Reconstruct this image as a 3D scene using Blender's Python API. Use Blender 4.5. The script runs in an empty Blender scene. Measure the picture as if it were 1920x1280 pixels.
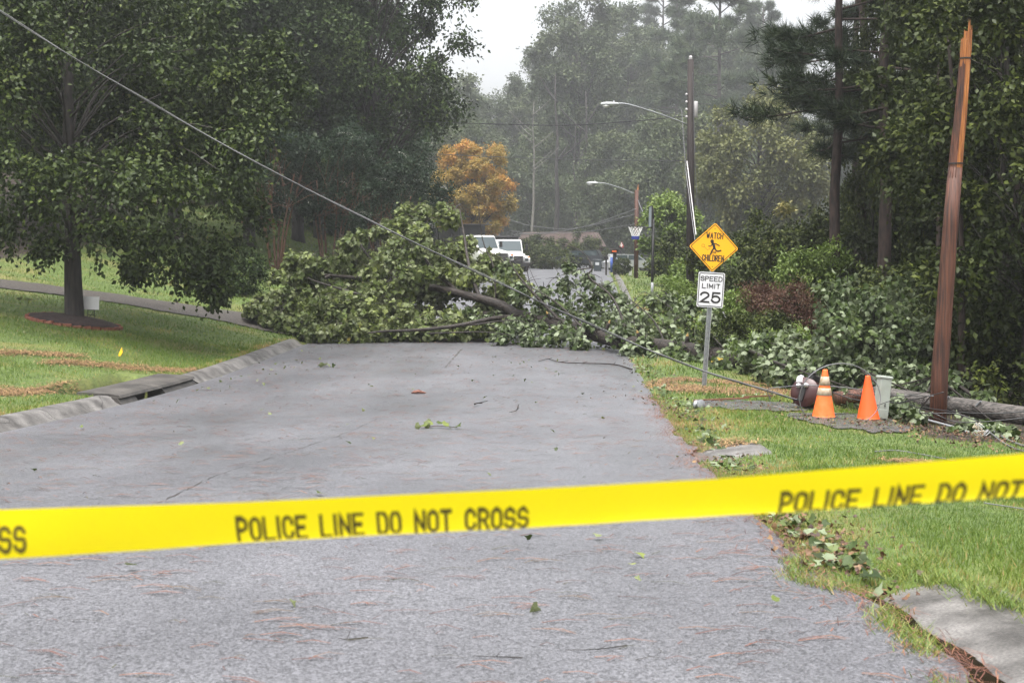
import bpy, math, random
import numpy as np
from mathutils import Vector, Matrix

R = math.radians
scene = bpy.context.scene
COL = scene.collection
rnd = random.Random(7)

# ------------------------------------------------------------------ camera
FPX = 2667.0                       # 50 mm on a 36 mm frame, in pixels of a 1920 px wide picture
PITCH = math.atan(160 / FPX)
CAMZ = 1.5
cam_d = bpy.data.cameras.new('camera')
cam_d.lens = 50; cam_d.sensor_width = 36
cam_d.clip_start = 0.1; cam_d.clip_end = 2000
cam_d.dof.use_dof = True; cam_d.dof.focus_distance = 28; cam_d.dof.aperture_fstop = 6.5
cam = bpy.data.objects.new('camera', cam_d); COL.objects.link(cam)
cam.location = (0, 0, CAMZ); cam.rotation_euler = (R(90) - PITCH, 0, 0)
scene.camera = cam

# ------------------------------------------------------------------ sky, sun, exposure
SUN_EL, SUN_ROT = R(74), R(200)
world = bpy.data.worlds.new('World'); scene.world = world; world.use_nodes = True
wn = world.node_tree; wn.nodes.clear()
w_out = wn.nodes.new('ShaderNodeOutputWorld'); w_bg = wn.nodes.new('ShaderNodeBackground')
w_sky = wn.nodes.new('ShaderNodeTexSky'); w_sky.sky_type = 'NISHITA'; w_sky.sun_disc = False
w_sky.sun_elevation = SUN_EL; w_sky.sun_rotation = SUN_ROT
w_sky.air_density = 1.0; w_sky.dust_density = 6.0; w_sky.ozone_density = 1.0
w_hs = wn.nodes.new('ShaderNodeHueSaturation'); w_hs.inputs['Saturation'].default_value = 0.17   # overcast: grey-white cloud deck
wn.links.new(w_sky.outputs[0], w_hs.inputs['Color']); wn.links.new(w_hs.outputs[0], w_bg.inputs[0])
w_bg.inputs[1].default_value = 0.15
wn.links.new(w_bg.outputs[0], w_out.inputs[0])
sun_d = bpy.data.lights.new('sun', 'SUN'); sun_d.energy = 1.5; sun_d.angle = R(60); sun_d.color = (1, .97, .93)
sun = bpy.data.objects.new('sun', sun_d); COL.objects.link(sun)
_sd = Vector((math.sin(SUN_ROT) * math.cos(SUN_EL), math.cos(SUN_ROT) * math.cos(SUN_EL), math.sin(SUN_EL)))
sun.rotation_euler = _sd.to_track_quat('Z', 'Y').to_euler(); sun.location = (0, 0, 60)
vs = scene.view_settings
vs.view_transform = 'Standard'; vs.look = 'None'; vs.gamma = 1; vs.use_curve_mapping = False
vs.exposure = 1.42
cy = scene.cycles
cy.max_bounces = 6; cy.diffuse_bounces = 2; cy.glossy_bounces = 2; cy.transmission_bounces = 3; cy.transparent_max_bounces = 4; cy.volume_bounces = 0
cy.use_denoising = True; cy.use_adaptive_sampling = True; cy.adaptive_threshold = 0.02
cy.caustics_reflective = False; cy.caustics_refractive = False
HAZE_DENSITY = 0.00076

# ------------------------------------------------------------------ small helpers
def nrm(v):
    return v / np.maximum(np.linalg.norm(v, axis=-1, keepdims=True), 1e-9)

def smooth_table(xs, ys, sigma, lo, hi, step=0.25):
    t = np.arange(lo, hi, step); v = np.interp(t, xs, ys)
    k = np.arange(-int(3 * sigma / step), int(3 * sigma / step) + 1) * step
    w = np.exp(-.5 * (k / sigma) ** 2); w /= w.sum()
    vp = np.pad(v, len(k) // 2, mode='edge')
    return t, np.convolve(vp, w, 'valid')

_zt = smooth_table([-80, -30, 0, 5, 10, 15, 20, 24, 28, 32, 36, 45, 55, 70, 90, 110, 140, 200, 440],
                   [2.9, 1.15, 0, -.195, -.39, -.585, -.76, -.85, -.885, -.86, -.8, -.64, -.46, -.2, .08, .28, .5, .9, 2.4], 1.6, -90, 450)
_xt = smooth_table([-80, -20, 0, 5.8, 8, 10, 15, 25.6, 35, 55, 60, 80, 100, 130, 170, 440],
                   [8, 3.6, 2.25, 1.88, 1.77, 1.75, 1.92, 2.45, 2.85, 4.2, 4.55, 5.8, 6.9, 9, 12.5, 40], 1.2, -90, 450)
def zr(y): return np.interp(y, *_zt)
def xr(y): return np.interp(y, *_xt)
ROADW = 8.3
def xl(y): return xr(y) - ROADW
def sstep(a, b, x):
    t = np.clip((x - a) / (b - a), 0, 1); return t * t * (3 - 2 * t)

def lumps(x, y):
    return (np.sin(x * .9 + 1.3 * np.sin(y * .37)) * np.cos(y * .71 + .5 * np.sin(x * .5)) * .035
            + np.sin(x * 2.3 + y * 1.1) * np.sin(y * 1.9 - x * .7) * .015)

def curb_open(y):                                   # where the right-hand concrete curb is not overgrown
    return np.maximum(1 - sstep(7.1, 7.9, y), sstep(14.1, 14.6, y) * (1 - sstep(15.2, 15.9, y)))

DRAIN = (22.3, 26.4)                                # the storm drain's stretch of the left kerb
def hgt(x, y):
    x = np.asarray(x, float); y = np.asarray(y, float)
    z = zr(y); u = x - xr(y); w = xl(y) - x
    k = np.interp(y, [-80, 40, 45, 50, 75, 120, 440], [.12, .15, .15, .18, .30, .30, .2])
    uu = np.maximum(w - .5, 0)
    rise = k * np.where(uu < 16, uu, 16 + (uu - 16) * .5)
    rise = rise * sstep(-.4, 2.2, uu) + .0
    left = .125 * sstep(.0, .42, w) + rise + lumps(x, y) * sstep(.8, 3, w)
    left = left - .13 * (1 - sstep(.42, .52, w))
    left = left - .55 * (sstep(.1, .2, w) * (1 - sstep(1.25, 1.5, w)) * sstep(DRAIN[0], DRAIN[0] + .4, y) * (1 - sstep(DRAIN[1] - .4, DRAIN[1], y)))
    oc = curb_open(y)
    ur = np.maximum(u - .8, 0)
    right = .075 * sstep(.0, .8, u) + np.where(ur < 6, -.085 * ur, -.51 + (ur - 6) * .06) * sstep(0, 14, y) + .03 * ur * (1 - sstep(0, 14, y)) + lumps(x, y) * sstep(.9, 3, u)
    right = right - oc * .11 * (1 - sstep(.66, .84, u))
    road = -.03 - .05 * sstep(.1, .5, np.minimum(-u, -w))
    return z + np.where(w > 0, left, np.where(u > 0, right + .006, road))

def ray(px, py):
    a = (px - 960) / FPX; b = -(py - 640) / FPX
    c, s = math.cos(PITCH), math.sin(PITCH)
    return np.array([a, c + b * s, -s + b * c])
def at(px, py, d):                                  # a point at forward distance d
    r = ray(px, py); t = d / r[1]
    return Vector((r[0] * t, d, CAMZ + r[2] * t))
def ground_at(px, py, dmax=400):                    # where the sight line meets the ground
    r = ray(px, py); ds = np.concatenate([np.arange(3, 60, .05), np.arange(60, dmax, .25)])
    t = ds / r[1]; zz = CAMZ + r[2] * t; xx = r[0] * t; cc = xx - (xr(ds) - ROADW / 2)
    h = np.where(np.abs(cc) < ROADW / 2, zr(ds) + .05 * (1 - (cc / 4.15) ** 2) + .004, hgt(xx, ds))
    i = np.argmax(zz <= h)
    return Vector((float(r[0] * t[i]), float(ds[i]), float(h[i])))
def on(x, y, dz=0.0): return Vector((x, y, float(hgt(x, y)) + dz))
def px_on(px, d, dz=0.0):                           # ground point at distance d in the direction px
    x = (px - 960) / FPX * d * 1.0018; return on(x, d, dz)

# ------------------------------------------------------------------ scene-tree helpers
def tag(o, label=None, cat=None, group=None, kind=None):
    if label: o['label'] = label
    if cat: o['category'] = cat
    if group: o['group'] = group
    if kind: o['kind'] = kind
    return o
def thing(name, label, cat, loc=(0, 0, 0), rot=(0, 0, 0), group=None):
    o = bpy.data.objects.new(name, None); COL.objects.link(o)
    o.location = loc; o.rotation_euler = rot; o.empty_display_size = .2
    return tag(o, label, cat, group)
def link(name, me, parent=None):
    o = bpy.data.objects.new(name, me); COL.objects.link(o)
    if parent is not None: o.parent = parent
    return o
def copy_tree(o, parent=None):
    c = o.copy(); COL.objects.link(c)
    if parent is not None: c.parent = parent; c.matrix_parent_inverse = o.matrix_parent_inverse.copy()
    for ch in list(o.children): copy_tree(ch, c)
    return c

def npmesh(name, V, F, mat, var=None, smooth=False):
    me = bpy.data.meshes.new(name); V = np.asarray(V, np.float32); F = np.asarray(F, np.int32)
    n, k = F.shape
    me.vertices.add(len(V)); me.vertices.foreach_set('co', V.ravel())
    me.loops.add(n * k); me.loops.foreach_set('vertex_index', F.ravel())
    me.polygons.add(n); me.polygons.foreach_set('loop_start', np.arange(0, n * k, k, dtype=np.int32))
    if smooth: me.polygons.foreach_set('use_smooth', np.ones(n, bool))
    if var is not None:
        a = me.attributes.new('var', 'FLOAT', 'POINT'); a.data.foreach_set('value', np.asarray(var, np.float32))
    me.update(calc_edges=True)
    if mat is not None: me.materials.append(mat)
    return me

class MB:
    """collects simple shapes into ONE mesh"""
    def __init__(s): s.v = []; s.f = []
    def add(s, vs_, fs_, M=None):
        b = len(s.v)
        s.v += [tuple(M @ Vector(p)) if M is not None else tuple(p) for p in vs_]
        s.f += [tuple(i + b for i in f) for f in fs_]
        return s
    def box(s, c, d, M=None, taper=1.0, bev=0.0):
        x, y, z = (q / 2 for q in d)
        if bev <= 0:
            p = [(-x, -y, -z), (x, -y, -z), (x, y, -z), (-x, y, -z), (-x * taper, -y * taper, z), (x * taper, -y * taper, z), (x * taper, y * taper, z), (-x * taper, y * taper, z)]
            fs_ = [(3, 2, 1, 0), (4, 5, 6, 7), (0, 1, 5, 4), (1, 2, 6, 5), (2, 3, 7, 6), (3, 0, 4, 7)]
            return s.add([(a + c[0], b + c[1], e + c[2]) for a, b, e in p], fs_, M)
        bm_ = bev; rings = []
        for zz, ins in ((-z, bm_), (-z + bm_, 0), (z - bm_, 0), (z, bm_)):
            t = 1 + (taper - 1) * (zz + z) / (2 * z); X = x * t - ins; Y = y * t - ins; q = bm_ * .7
            ring = [(-X + q, -Y), (X - q, -Y), (X, -Y + q), (X, Y - q), (X - q, Y), (-X + q, Y), (-X, Y - q), (-X, -Y + q)]
            rings.append([(a + c[0], b + c[1], zz + c[2]) for a, b in ring])
        vs_ = [p for r_ in rings for p in r_]
        fs_ = [tuple(range(7, -1, -1)), tuple(range(24, 32))]
        for i in range(3):
            for j in range(8): fs_.append((i * 8 + j, i * 8 + (j + 1) % 8, (i + 1) * 8 + (j + 1) % 8, (i + 1) * 8 + j))
        return s.add(vs_, fs_, M)
    def tube(s, pts, r, n=6, cap=True, M=None):
        pts = [Vector(p) for p in pts]; m = len(pts)
        if m < 2: return s
        rs = [r] * m if not hasattr(r, '__len__') else list(r)
        vs_ = []; t0 = None; a = None
        for i in range(m):
            t = (pts[min(i + 1, m - 1)] - pts[max(i - 1, 0)])
            t = t.normalized() if t.length > 1e-9 else Vector((0, 0, 1))
            if a is None:
                a = t.orthogonal().normalized()
            else:
                a = (a - t * a.dot(t)); a = a.normalized() if a.length > 1e-6 else t.orthogonal().normalized()
            b = t.cross(a)
            for j in range(n):
                q = 2 * math.pi * j / n
                vs_.append(pts[i] + (a * math.cos(q) + b * math.sin(q)) * rs[i])
        fs_ = []
        for i in range(m - 1):
            for j in range(n): fs_.append((i * n + j, i * n + (j + 1) % n, (i + 1) * n + (j + 1) % n, (i + 1) * n + j))
        if cap: fs_ += [tuple(range(n - 1, -1, -1)), tuple(range((m - 1) * n, m * n))]
        return s.add(vs_, fs_, M)
    def lathe(s, prof, n=20, M=None, cap=True):
        vs_ = []; fs_ = []; m = len(prof)
        for r_, z in prof:
            for j in range(n): vs_.append((r_ * math.cos(2 * math.pi * j / n), r_ * math.sin(2 * math.pi * j / n), z))
        for i in range(m - 1):
            for j in range(n): fs_.append((i * n + j, i * n + (j + 1) % n, (i + 1) * n + (j + 1) % n, (i + 1) * n + j))
        if cap: fs_ += [tuple(range(n - 1, -1, -1)), tuple(range((m - 1) * n, m * n))]
        return s.add(vs_, fs_, M)
    def prism(s, poly, y0, y1, M=None, shrink=None):
        """polygon in XZ, swept along Y"""
        n = len(poly); vs_ = [(x, y0, z) for x, z in poly] + [(x, y1, z) for x, z in poly]
        fs_ = [tuple(range(n)), tuple(range(2 * n - 1, n - 1, -1))] + [(i, i + n, (i + 1) % n + n, (i + 1) % n) for i in range(n)]
        return s.add(vs_, fs_, M)
    def poly(s, pts, M=None): return s.add(pts, [tuple(range(len(pts)))], M)
    def build(s, name, mat, parent=None, smooth=False, auto=None):
        me = bpy.data.meshes.new(name); me.from_pydata(s.v, [], s.f)
        if mat is not None: me.materials.append(mat)
        me.update()
        if smooth: me.polygons.foreach_set('use_smooth', np.ones(len(s.f), bool))
        if auto: me.set_sharp_from_angle(angle=R(auto))
        return link(name, me, parent)

def catmull(pts, n=8):
    P = [Vector(p) for p in pts]; out = []
    P = [P[0] * 2 - P[1]] + P + [P[-1] * 2 - P[-2]]
    for i in range(1, len(P) - 2):
        a, b, c, d = P[i - 1:i + 3]
        for k in range(n):
            t = k / n
            out.append(.5 * (2 * b + (c - a) * t + (2 * a - 5 * b + 4 * c - d) * t * t + (3 * b - a - 3 * c + d) * t ** 3))
    out.append(P[-2]); return out

# ------------------------------------------------------------------ materials (all procedural)
def mat(name, col, rough=.6, spec=.5, metal=0., noise=None, bump=None, trans=None, coat=0):
    """noise=(scale, colour2, lo, hi); bump=(scale, strength)"""
    m = bpy.data.materials.new(name); m.use_nodes = True; nt = m.node_tree
    b = nt.nodes['Principled BSDF']; L = nt.links.new
    b.inputs['Base Color'].default_value = (*col, 1); b.inputs['Roughness'].default_value = rough
    b.inputs['Specular IOR Level'].default_value = spec; b.inputs['Metallic'].default_value = metal
    b.inputs['Coat Weight'].default_value = coat
    tc = nt.nodes.new('ShaderNodeTexCoord')
    if noise:
        n = nt.nodes.new('ShaderNodeTexNoise'); n.inputs['Scale'].default_value = noise[0]; n.inputs['Detail'].default_value = 5
        L(tc.outputs['Object'], n.inputs['Vector'])
        r = nt.nodes.new('ShaderNodeValToRGB'); r.color_ramp.elements[0].position = noise[2]; r.color_ramp.elements[1].position = noise[3]
        r.color_ramp.elements[0].color = (*col, 1); r.color_ramp.elements[1].color = (*noise[1], 1)
        L(n.outputs['Fac'], r.inputs[0]); L(r.outputs[0], b.inputs['Base Color'])
    if bump:
        n2 = nt.nodes.new('ShaderNodeTexNoise'); n2.inputs['Scale'].default_value = bump[0]; n2.inputs['Detail'].default_value = 4
        L(tc.outputs['Object'], n2.inputs['Vector'])
        bp = nt.nodes.new('ShaderNodeBump'); bp.inputs['Strength'].default_value = bump[1]; bp.inputs['Distance'].default_value = .02
        L(n2.outputs['Fac'], bp.inputs['Height']); L(bp.outputs[0], b.inputs['Normal'])
    return m

def leafmat(name, cols, rough=.42, spec=.5, under=None, trans=.18):
    """leaf colour comes from the leaf itself (attribute 'var'); the underside may be paler"""
    m = bpy.data.materials.new(name); m.use_nodes = True; nt = m.node_tree; L = nt.links.new
    b = nt.nodes['Principled BSDF']; out = nt.nodes['Material Output']
    b.inputs['Roughness'].default_value = rough; b.inputs['Specular IOR Level'].default_value = spec
    at_ = nt.nodes.new('ShaderNodeAttribute'); at_.attribute_name = 'var'
    r = nt.nodes.new('ShaderNodeValToRGB'); e = r.color_ramp.elements
    while len(e) < len(cols): e.new(.5)
    for i, (p, c) in enumerate(cols): e[i].position = p; e[i].color = (*c, 1)
    L(at_.outputs['Fac'], r.inputs[0]); src = r.outputs[0]
    if under:
        g = nt.nodes.new('ShaderNodeNewGeometry'); mx = nt.nodes.new('ShaderNodeMix'); mx.data_type = 'RGBA'
        L(g.outputs['Backfacing'], mx.inputs['Factor']); L(src, mx.inputs['A']); mx.inputs['B'].default_value = (*under, 1); src = mx.outputs['Result']
    L(src, b.inputs['Base Color'])
    if trans > 0:
        t = nt.nodes.new('ShaderNodeBsdfTranslucent'); L(src, t.inputs[0]); ms = nt.nodes.new('ShaderNodeMixShader'); ms.inputs[0].default_value = trans
        L(b.outputs[0], ms.inputs[1]); L(t.outputs[0], ms.inputs[2]); L(ms.outputs[0], out.inputs[0])
    return m

def barkmat(name, c1, c2, scale=6, stretch=.15, rough=.8, bstr=.6, axis='Z'):
    m = bpy.data.materials.new(name); m.use_nodes = True; nt = m.node_tree; L = nt.links.new
    b = nt.nodes['Principled BSDF']; b.inputs['Roughness'].default_value = rough
    tc = nt.nodes.new('ShaderNodeTexCoord'); mp = nt.nodes.new('ShaderNodeMapping'); mp.inputs['Scale'].default_value = (scale, scale, scale * stretch) if axis == 'Z' else (scale * stretch, scale, scale)
    n = nt.nodes.new('ShaderNodeTexNoise'); n.inputs['Scale'].default_value = 3; n.inputs['Detail'].default_value = 6
    L(tc.outputs['Object'], mp.inputs[0]); L(mp.outputs[0], n.inputs['Vector'])
    r = nt.nodes.new('ShaderNodeValToRGB'); r.color_ramp.elements[0].position = .35; r.color_ramp.elements[1].position = .68
    r.color_ramp.elements[0].color = (*c1, 1); r.color_ramp.elements[1].color = (*c2, 1)
    L(n.outputs['Fac'], r.inputs[0]); L(r.outputs[0], b.inputs['Base Color'])
    bp = nt.nodes.new('ShaderNodeBump'); bp.inputs['Strength'].default_value = bstr; bp.inputs['Distance'].default_value = .03
    L(n.outputs['Fac'], bp.inputs['Height']); L(bp.outputs[0], b.inputs['Normal'])
    return m

M = {}
M['leaf_pear'] = leafmat('pear_leaf', [(0, (.012, .022, .004)), (.5, (.034, .054, .008)), (.8, (.075, .102, .016)), (.92, (.12, .14, .04)), (1, (.11, .04, .018))], rough=.45, spec=.22, under=(.03, .044, .016))
M['leaf_dark'] = leafmat('dark_leaf', [(0, (.011, .023, .004)), (.5, (.030, .055, .008)), (.85, (.066, .096, .015)), (1, (.07, .085, .022))], rough=.5, spec=.2, under=(.025, .04, .014))
M['leaf_myrtle'] = leafmat('myrtle_leaf', [(0, (.007, .018, .008)), (.6, (.018, .038, .015)), (1, (.04, .062, .024))], rough=.5, spec=.25)
M['leaf_fallen'] = leafmat('fallen_leaf', [(0, (.024, .040, .007)), (.5, (.078, .108, .022)), (.85, (.19, .225, .06)), (.975, (.27, .29, .11)), (1, (.42, .30, .03))], rough=.48, spec=.3, under=(.17, .195, .09), trans=.22)
M['torn'] = mat('torn_reddish_wood', (.13, .05, .025), .7)
M['leaf_poplar'] = leafmat('pale_leaf', [(0, (.02, .038, .008)), (.5, (.055, .085, .022)), (.97, (.13, .165, .055)), (1, (.45, .28, .03))], rough=.46, spec=.3, under=(.21, .25, .15), trans=.22)
M['leaf_wood'] = leafmat('woodland_leaf', [(0, (.011, .018, .003)), (.5, (.036, .050, .007)), (.85, (.088, .108, .017)), (1, (.13, .135, .035))], rough=.48, spec=.22, under=(.036, .05, .016))
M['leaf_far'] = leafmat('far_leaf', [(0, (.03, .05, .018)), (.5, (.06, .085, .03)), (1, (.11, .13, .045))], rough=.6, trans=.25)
M['leaf_olive'] = leafmat('olive_leaf', [(0, (.07, .082, .022)), (.5, (.125, .138, .036)), (1, (.2, .19, .05))], rough=.6, trans=.25)
M['leaf_gold'] = leafmat('golden_leaf', [(0, (.20, .17, .035)), (.45, (.38, .26, .055)), (.75, (.52, .28, .06)), (1, (.54, .21, .05))], rough=.6, trans=.3)
M['leaf_lime'] = leafmat('lime_leaf', [(0, (.06, .10, .014)), (.5, (.125, .19, .03)), (1, (.22, .28, .06))], rough=.5, trans=.25)
M['leaf_litter'] = leafmat('litter_leaf', [(0, (.03, .014, .008)), (.6, (.10, .045, .022)), (1, (.2, .12, .05))], rough=.6, trans=.05)
M['leaf_red'] = leafmat('rusty_leaf', [(0, (.05, .02, .012)), (.6, (.11, .045, .025)), (1, (.09, .09, .03))], rough=.6)
M['leaf_yellow'] = leafmat('yellow_leaf', [(0, (.10, .12, .03)), (.6, (.22, .21, .06)), (1, (.34, .28, .10))], rough=.5)
M['needle'] = leafmat('pine_needle_leaf', [(0, (.010, .02, .010)), (.6, (.022, .038, .014)), (1, (.045, .062, .02))], rough=.55, spec=.3, trans=.1)
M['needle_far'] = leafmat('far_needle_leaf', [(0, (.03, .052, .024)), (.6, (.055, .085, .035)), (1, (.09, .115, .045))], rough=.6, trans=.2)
M['blossom'] = leafmat('blossom', [(0, (.3, .3, .26)), (1, (.42, .41, .36))], rough=.6)
M['grass'] = leafmat('grass_blade', [(0, (.048, .088, .012)), (.45, (.10, .165, .02)), (.8, (.175, .235, .03)), (.93, (.27, .245, .07)), (1, (.34, .23, .09))], rough=.5, trans=.25)
M['needle_litter'] = leafmat('dry_needle', [(0, (.05, .02, .015)), (.35, (.14, .05, .03)), (.7, (.25, .11, .06)), (.85, (.05, .055, .02)), (1, (.025, .02, .018))], rough=.55, trans=0)
M['straw'] = leafmat('straw_strand', [(0, (.09, .05, .022)), (.5, (.22, .125, .052)), (1, (.34, .22, .10))], rough=.7, trans=.1)
M['bark_dark'] = barkmat('dark_bark', (.012, .010, .009), (.045, .036, .03), 6)
M['bark_wet'] = barkmat('wet_brown_bark', (.007, .005, .004), (.036, .025, .019), 7, .22, .7, 1.0, 'X')
M['bark_pine'] = barkmat('pine_bark', (.016, .010, .008), (.055, .034, .027), 5, .25)
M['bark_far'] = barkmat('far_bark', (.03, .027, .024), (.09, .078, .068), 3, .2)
M['bark_wood'] = barkmat('dark_far_bark', (.014, .012, .011), (.045, .038, .034), 3, .2)  # darker copy of the far bark, for the dark forest trunks
M['bark_pale'] = barkmat('pale_bark', (.09, .085, .075), (.19, .18, .155), 3, .2)
M['bark_red'] = barkmat('reddish_bark', (.06, .03, .018), (.15, .075, .045), 5, .1)
M['pole_brown'] = barkmat('weathered_pole_wood', (.020, .007, .004), (.135, .047, .024), 13, .03, .6, .8)
M['pole_grey'] = barkmat('grey_log_wood', (.028, .025, .022), (.12, .105, .095), 9, .1, .75, .9, 'X')
M['pole_dark'] = barkmat('dark_pole_wood', (.010, .007, .0065), (.035, .025, .022), 8, .03)
M['split_wood'] = barkmat('raw_split_wood', (.16, .045, .009), (.5, .19, .045), 14, .03, .55, .9)
def curb_mat():
    m = mat('curb_concrete', (.05, .046, .042), .55, noise=(3.2, (.185, .175, .165), .32, .68), bump=(45, .3)); nt = m.node_tree; L = nt.links.new; N = nt.nodes.new
    b = nt.nodes['Principled BSDF']; src = b.inputs['Base Color'].links[0].from_socket; g = N('ShaderNodeNewGeometry')
    n = N('ShaderNodeTexNoise'); n.inputs['Scale'].default_value = 3; ad = N('ShaderNodeVectorMath'); ad.operation = 'MULTIPLY_ADD'; L(n.outputs['Color'], ad.inputs[0]); ad.inputs[1].default_value = (.12, .12, .12); L(g.outputs['Position'], n.inputs['Vector']); L(g.outputs['Position'], ad.inputs[2])
    v = N('ShaderNodeTexVoronoi'); v.feature = 'DISTANCE_TO_EDGE'; v.inputs['Scale'].default_value = .62; L(ad.outputs[0], v.inputs['Vector'])
    r = N('ShaderNodeMapRange'); r.inputs[1].default_value = .0015; r.inputs[2].default_value = .0075; L(v.outputs['Distance'], r.inputs[0])
    n3 = N('ShaderNodeTexNoise'); n3.inputs['Scale'].default_value = 70; n3.inputs['Detail'].default_value = 3; L(g.outputs['Position'], n3.inputs['Vector'])
    r3 = N('ShaderNodeMapRange'); r3.inputs[1].default_value = .3; r3.inputs[2].default_value = .7; r3.inputs[3].default_value = .55; r3.inputs[4].default_value = 1.3; L(n3.outputs['Fac'], r3.inputs[0])
    x = N('ShaderNodeMix'); x.data_type = 'RGBA'; x.blend_type = 'MULTIPLY'; x.inputs['Factor'].default_value = 1; L(src, x.inputs['A']); L(r3.outputs[0], x.inputs['B'])
    y = N('ShaderNodeMix'); y.data_type = 'RGBA'; L(r.outputs[0], y.inputs['Factor']); y.inputs['A'].default_value = (.02, .017, .015, 1); L(x.outputs['Result'], y.inputs['B']); L(y.outputs['Result'], b.inputs['Base Color']); return m
M['concrete'] = curb_mat()
M['concrete_old'] = mat('old_concrete', (.085, .08, .077), .5, noise=(4, (.21, .20, .19), .34, .66), bump=(45, .6))
M['concrete_dark'] = mat('dirty_concrete', (.03, .027, .024), .6, noise=(2.5, (.095, .086, .076), .35, .7), bump=(30, .5))
M['void'] = mat('drain_dark', (.012, .011, .010), .9)  # near-black colour puts the darkness of the recess into the chamber walls
M['water'] = mat('muddy_water', (.02, .014, .009), .08, spec=.5, bump=(14, .08))
M['steel'] = mat('galvanised_steel', (.36, .37, .38), .45, metal=.85, noise=(20, (.28, .29, .3), .4, .6))
M['aluminium'] = mat('sign_back_metal', (.5, .5, .5), .4, metal=.8)
M['sign_yellow'] = mat('sign_yellow', (.86, .40, .006), .42)
M['sign_white'] = mat('sign_white', (.66, .66, .68), .42, noise=(6, (.58, .58, .6), .45, .7))
M['black'] = mat('matt_black', (.014, .013, .013), .45)
M['ink'] = mat('sign_ink', (.012, .010, .010), .5)
M['orange_faded'] = mat('faded_orange', (.83, .14, .02), .5, noise=(9, (.76, .18, .045), .45, .7))
M['orange_bright'] = mat('bright_orange', (.86, .10, .012), .42)
M['collar'] = mat('grimy_collar', (.46, .38, .29), .5, noise=(14, (.34, .24, .15), .4, .65))
M['tank'] = mat('maroon_tank', (.045, .012, .012), .32, noise=(6, (.06, .022, .02), .4, .7))
M['porcelain'] = mat('porcelain', (.5, .48, .48), .25)
M['wire_black'] = mat('black_cable', (.016, .016, .017), .35)
M['wire_pale'] = mat('bare_cable', (.15, .15, .155), .45, metal=.3)
M['pedestal'] = mat('grey_green_plastic', (.30, .33, .29), .45, noise=(5, (.24, .26, .22), .45, .7))
M['pedestal_pale'] = mat('pale_plastic', (.5, .52, .47), .5)
M['pipe'] = mat('grey_conduit', (.27, .28, .29), .35)
M['white_paint'] = mat('white_vehicle_paint', (.72, .72, .70), .3, coat=.3)
M['glass'] = mat('vehicle_glass', (.055, .075, .08), .06, spec=.9)
M['rubber'] = mat('tyre_rubber', (.016, .016, .016), .8)
M['chrome'] = mat('bright_metal', (.55, .55, .55), .25, metal=.9)
M['dump'] = mat('black_dump_body', (.022, .022, .026), .5, noise=(2, (.035, .033, .035), .4, .7))
M['amber'] = mat('amber_lens', (.7, .2, .02), .25)
M['lamp_white'] = mat('lamp_housing', (.5, .51, .52), .4)
M['lens'] = mat('lamp_lens', (.5, .5, .47), .15)
M['net_white'] = mat('white_cord', (.72, .72, .7), .7)
M['net_blue'] = mat('blue_cord', (.03, .05, .30), .7)
M['backboard'] = mat('grey_backboard', (.33, .38, .42), .35)
M['brick'] = mat('edging_brick', (.16, .045, .025), .75, noise=(12, (.22, .085, .05), .4, .7), bump=(40, .4))
M['mulch'] = mat('dark_mulch', (.014, .007, .006), .85, noise=(22, (.04, .02, .015), .4, .7), bump=(25, 1))
M['litter'] = mat('leaf_litter', (.035, .02, .013), .85, noise=(9, (.13, .065, .04), .42, .72), bump=(12, 1))
M['gravel'] = mat('wet_gravel', (.04, .035, .03), .5, noise=(16, (.11, .095, .083), .4, .68), bump=(60, .8))
M['gravel_grey'] = mat('broken_asphalt', (.04, .04, .042), .5, noise=(10, (.12, .11, .105), .4, .68), bump=(40, .8))
M['yard_sign'] = mat('blank_sign_board', (.82, .82, .82), .5)
M['flag_yellow'] = mat('yellow_flag', (.85, .5, .01), .5)
M['wood_chunk'] = mat('torn_bark', (.08, .025, .016), .7, noise=(30, (.2, .08, .05), .4, .6), bump=(40, .8))
M['raw_tan'] = mat('tan_wood', (.5, .33, .12), .6)
M['house_wall'] = mat('house_brick', (.16, .085, .07), .8, noise=(3, (.2, .11, .09), .4, .6))
M['house_roof'] = mat('house_shingle', (.12, .085, .08), .85, noise=(4, (.16, .115, .105), .4, .6))
M['window'] = mat('window_glass', (.03, .035, .04), .1, spec=.8)
M['trim'] = mat('white_trim', (.65, .63, .6), .6)
M['car_silver'] = mat('silver_car_paint', (.42, .43, .44), .3, metal=.4, coat=.4)
M['car_dark'] = mat('dark_car_paint', (.03, .034, .04), .3, coat=.4)
M['bin'] = mat('dark_bin', (.035, .045, .05), .5)
M['blue'] = mat('blue_plastic', (.03, .08, .3), .45)
M['flag_red'] = mat('red_cloth', (.5, .12, .12), .8)
M['flower'] = leafmat('red_bloom', [(0, (.16, .02, .02)), (1, (.34, .05, .05))], rough=.6)

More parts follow.
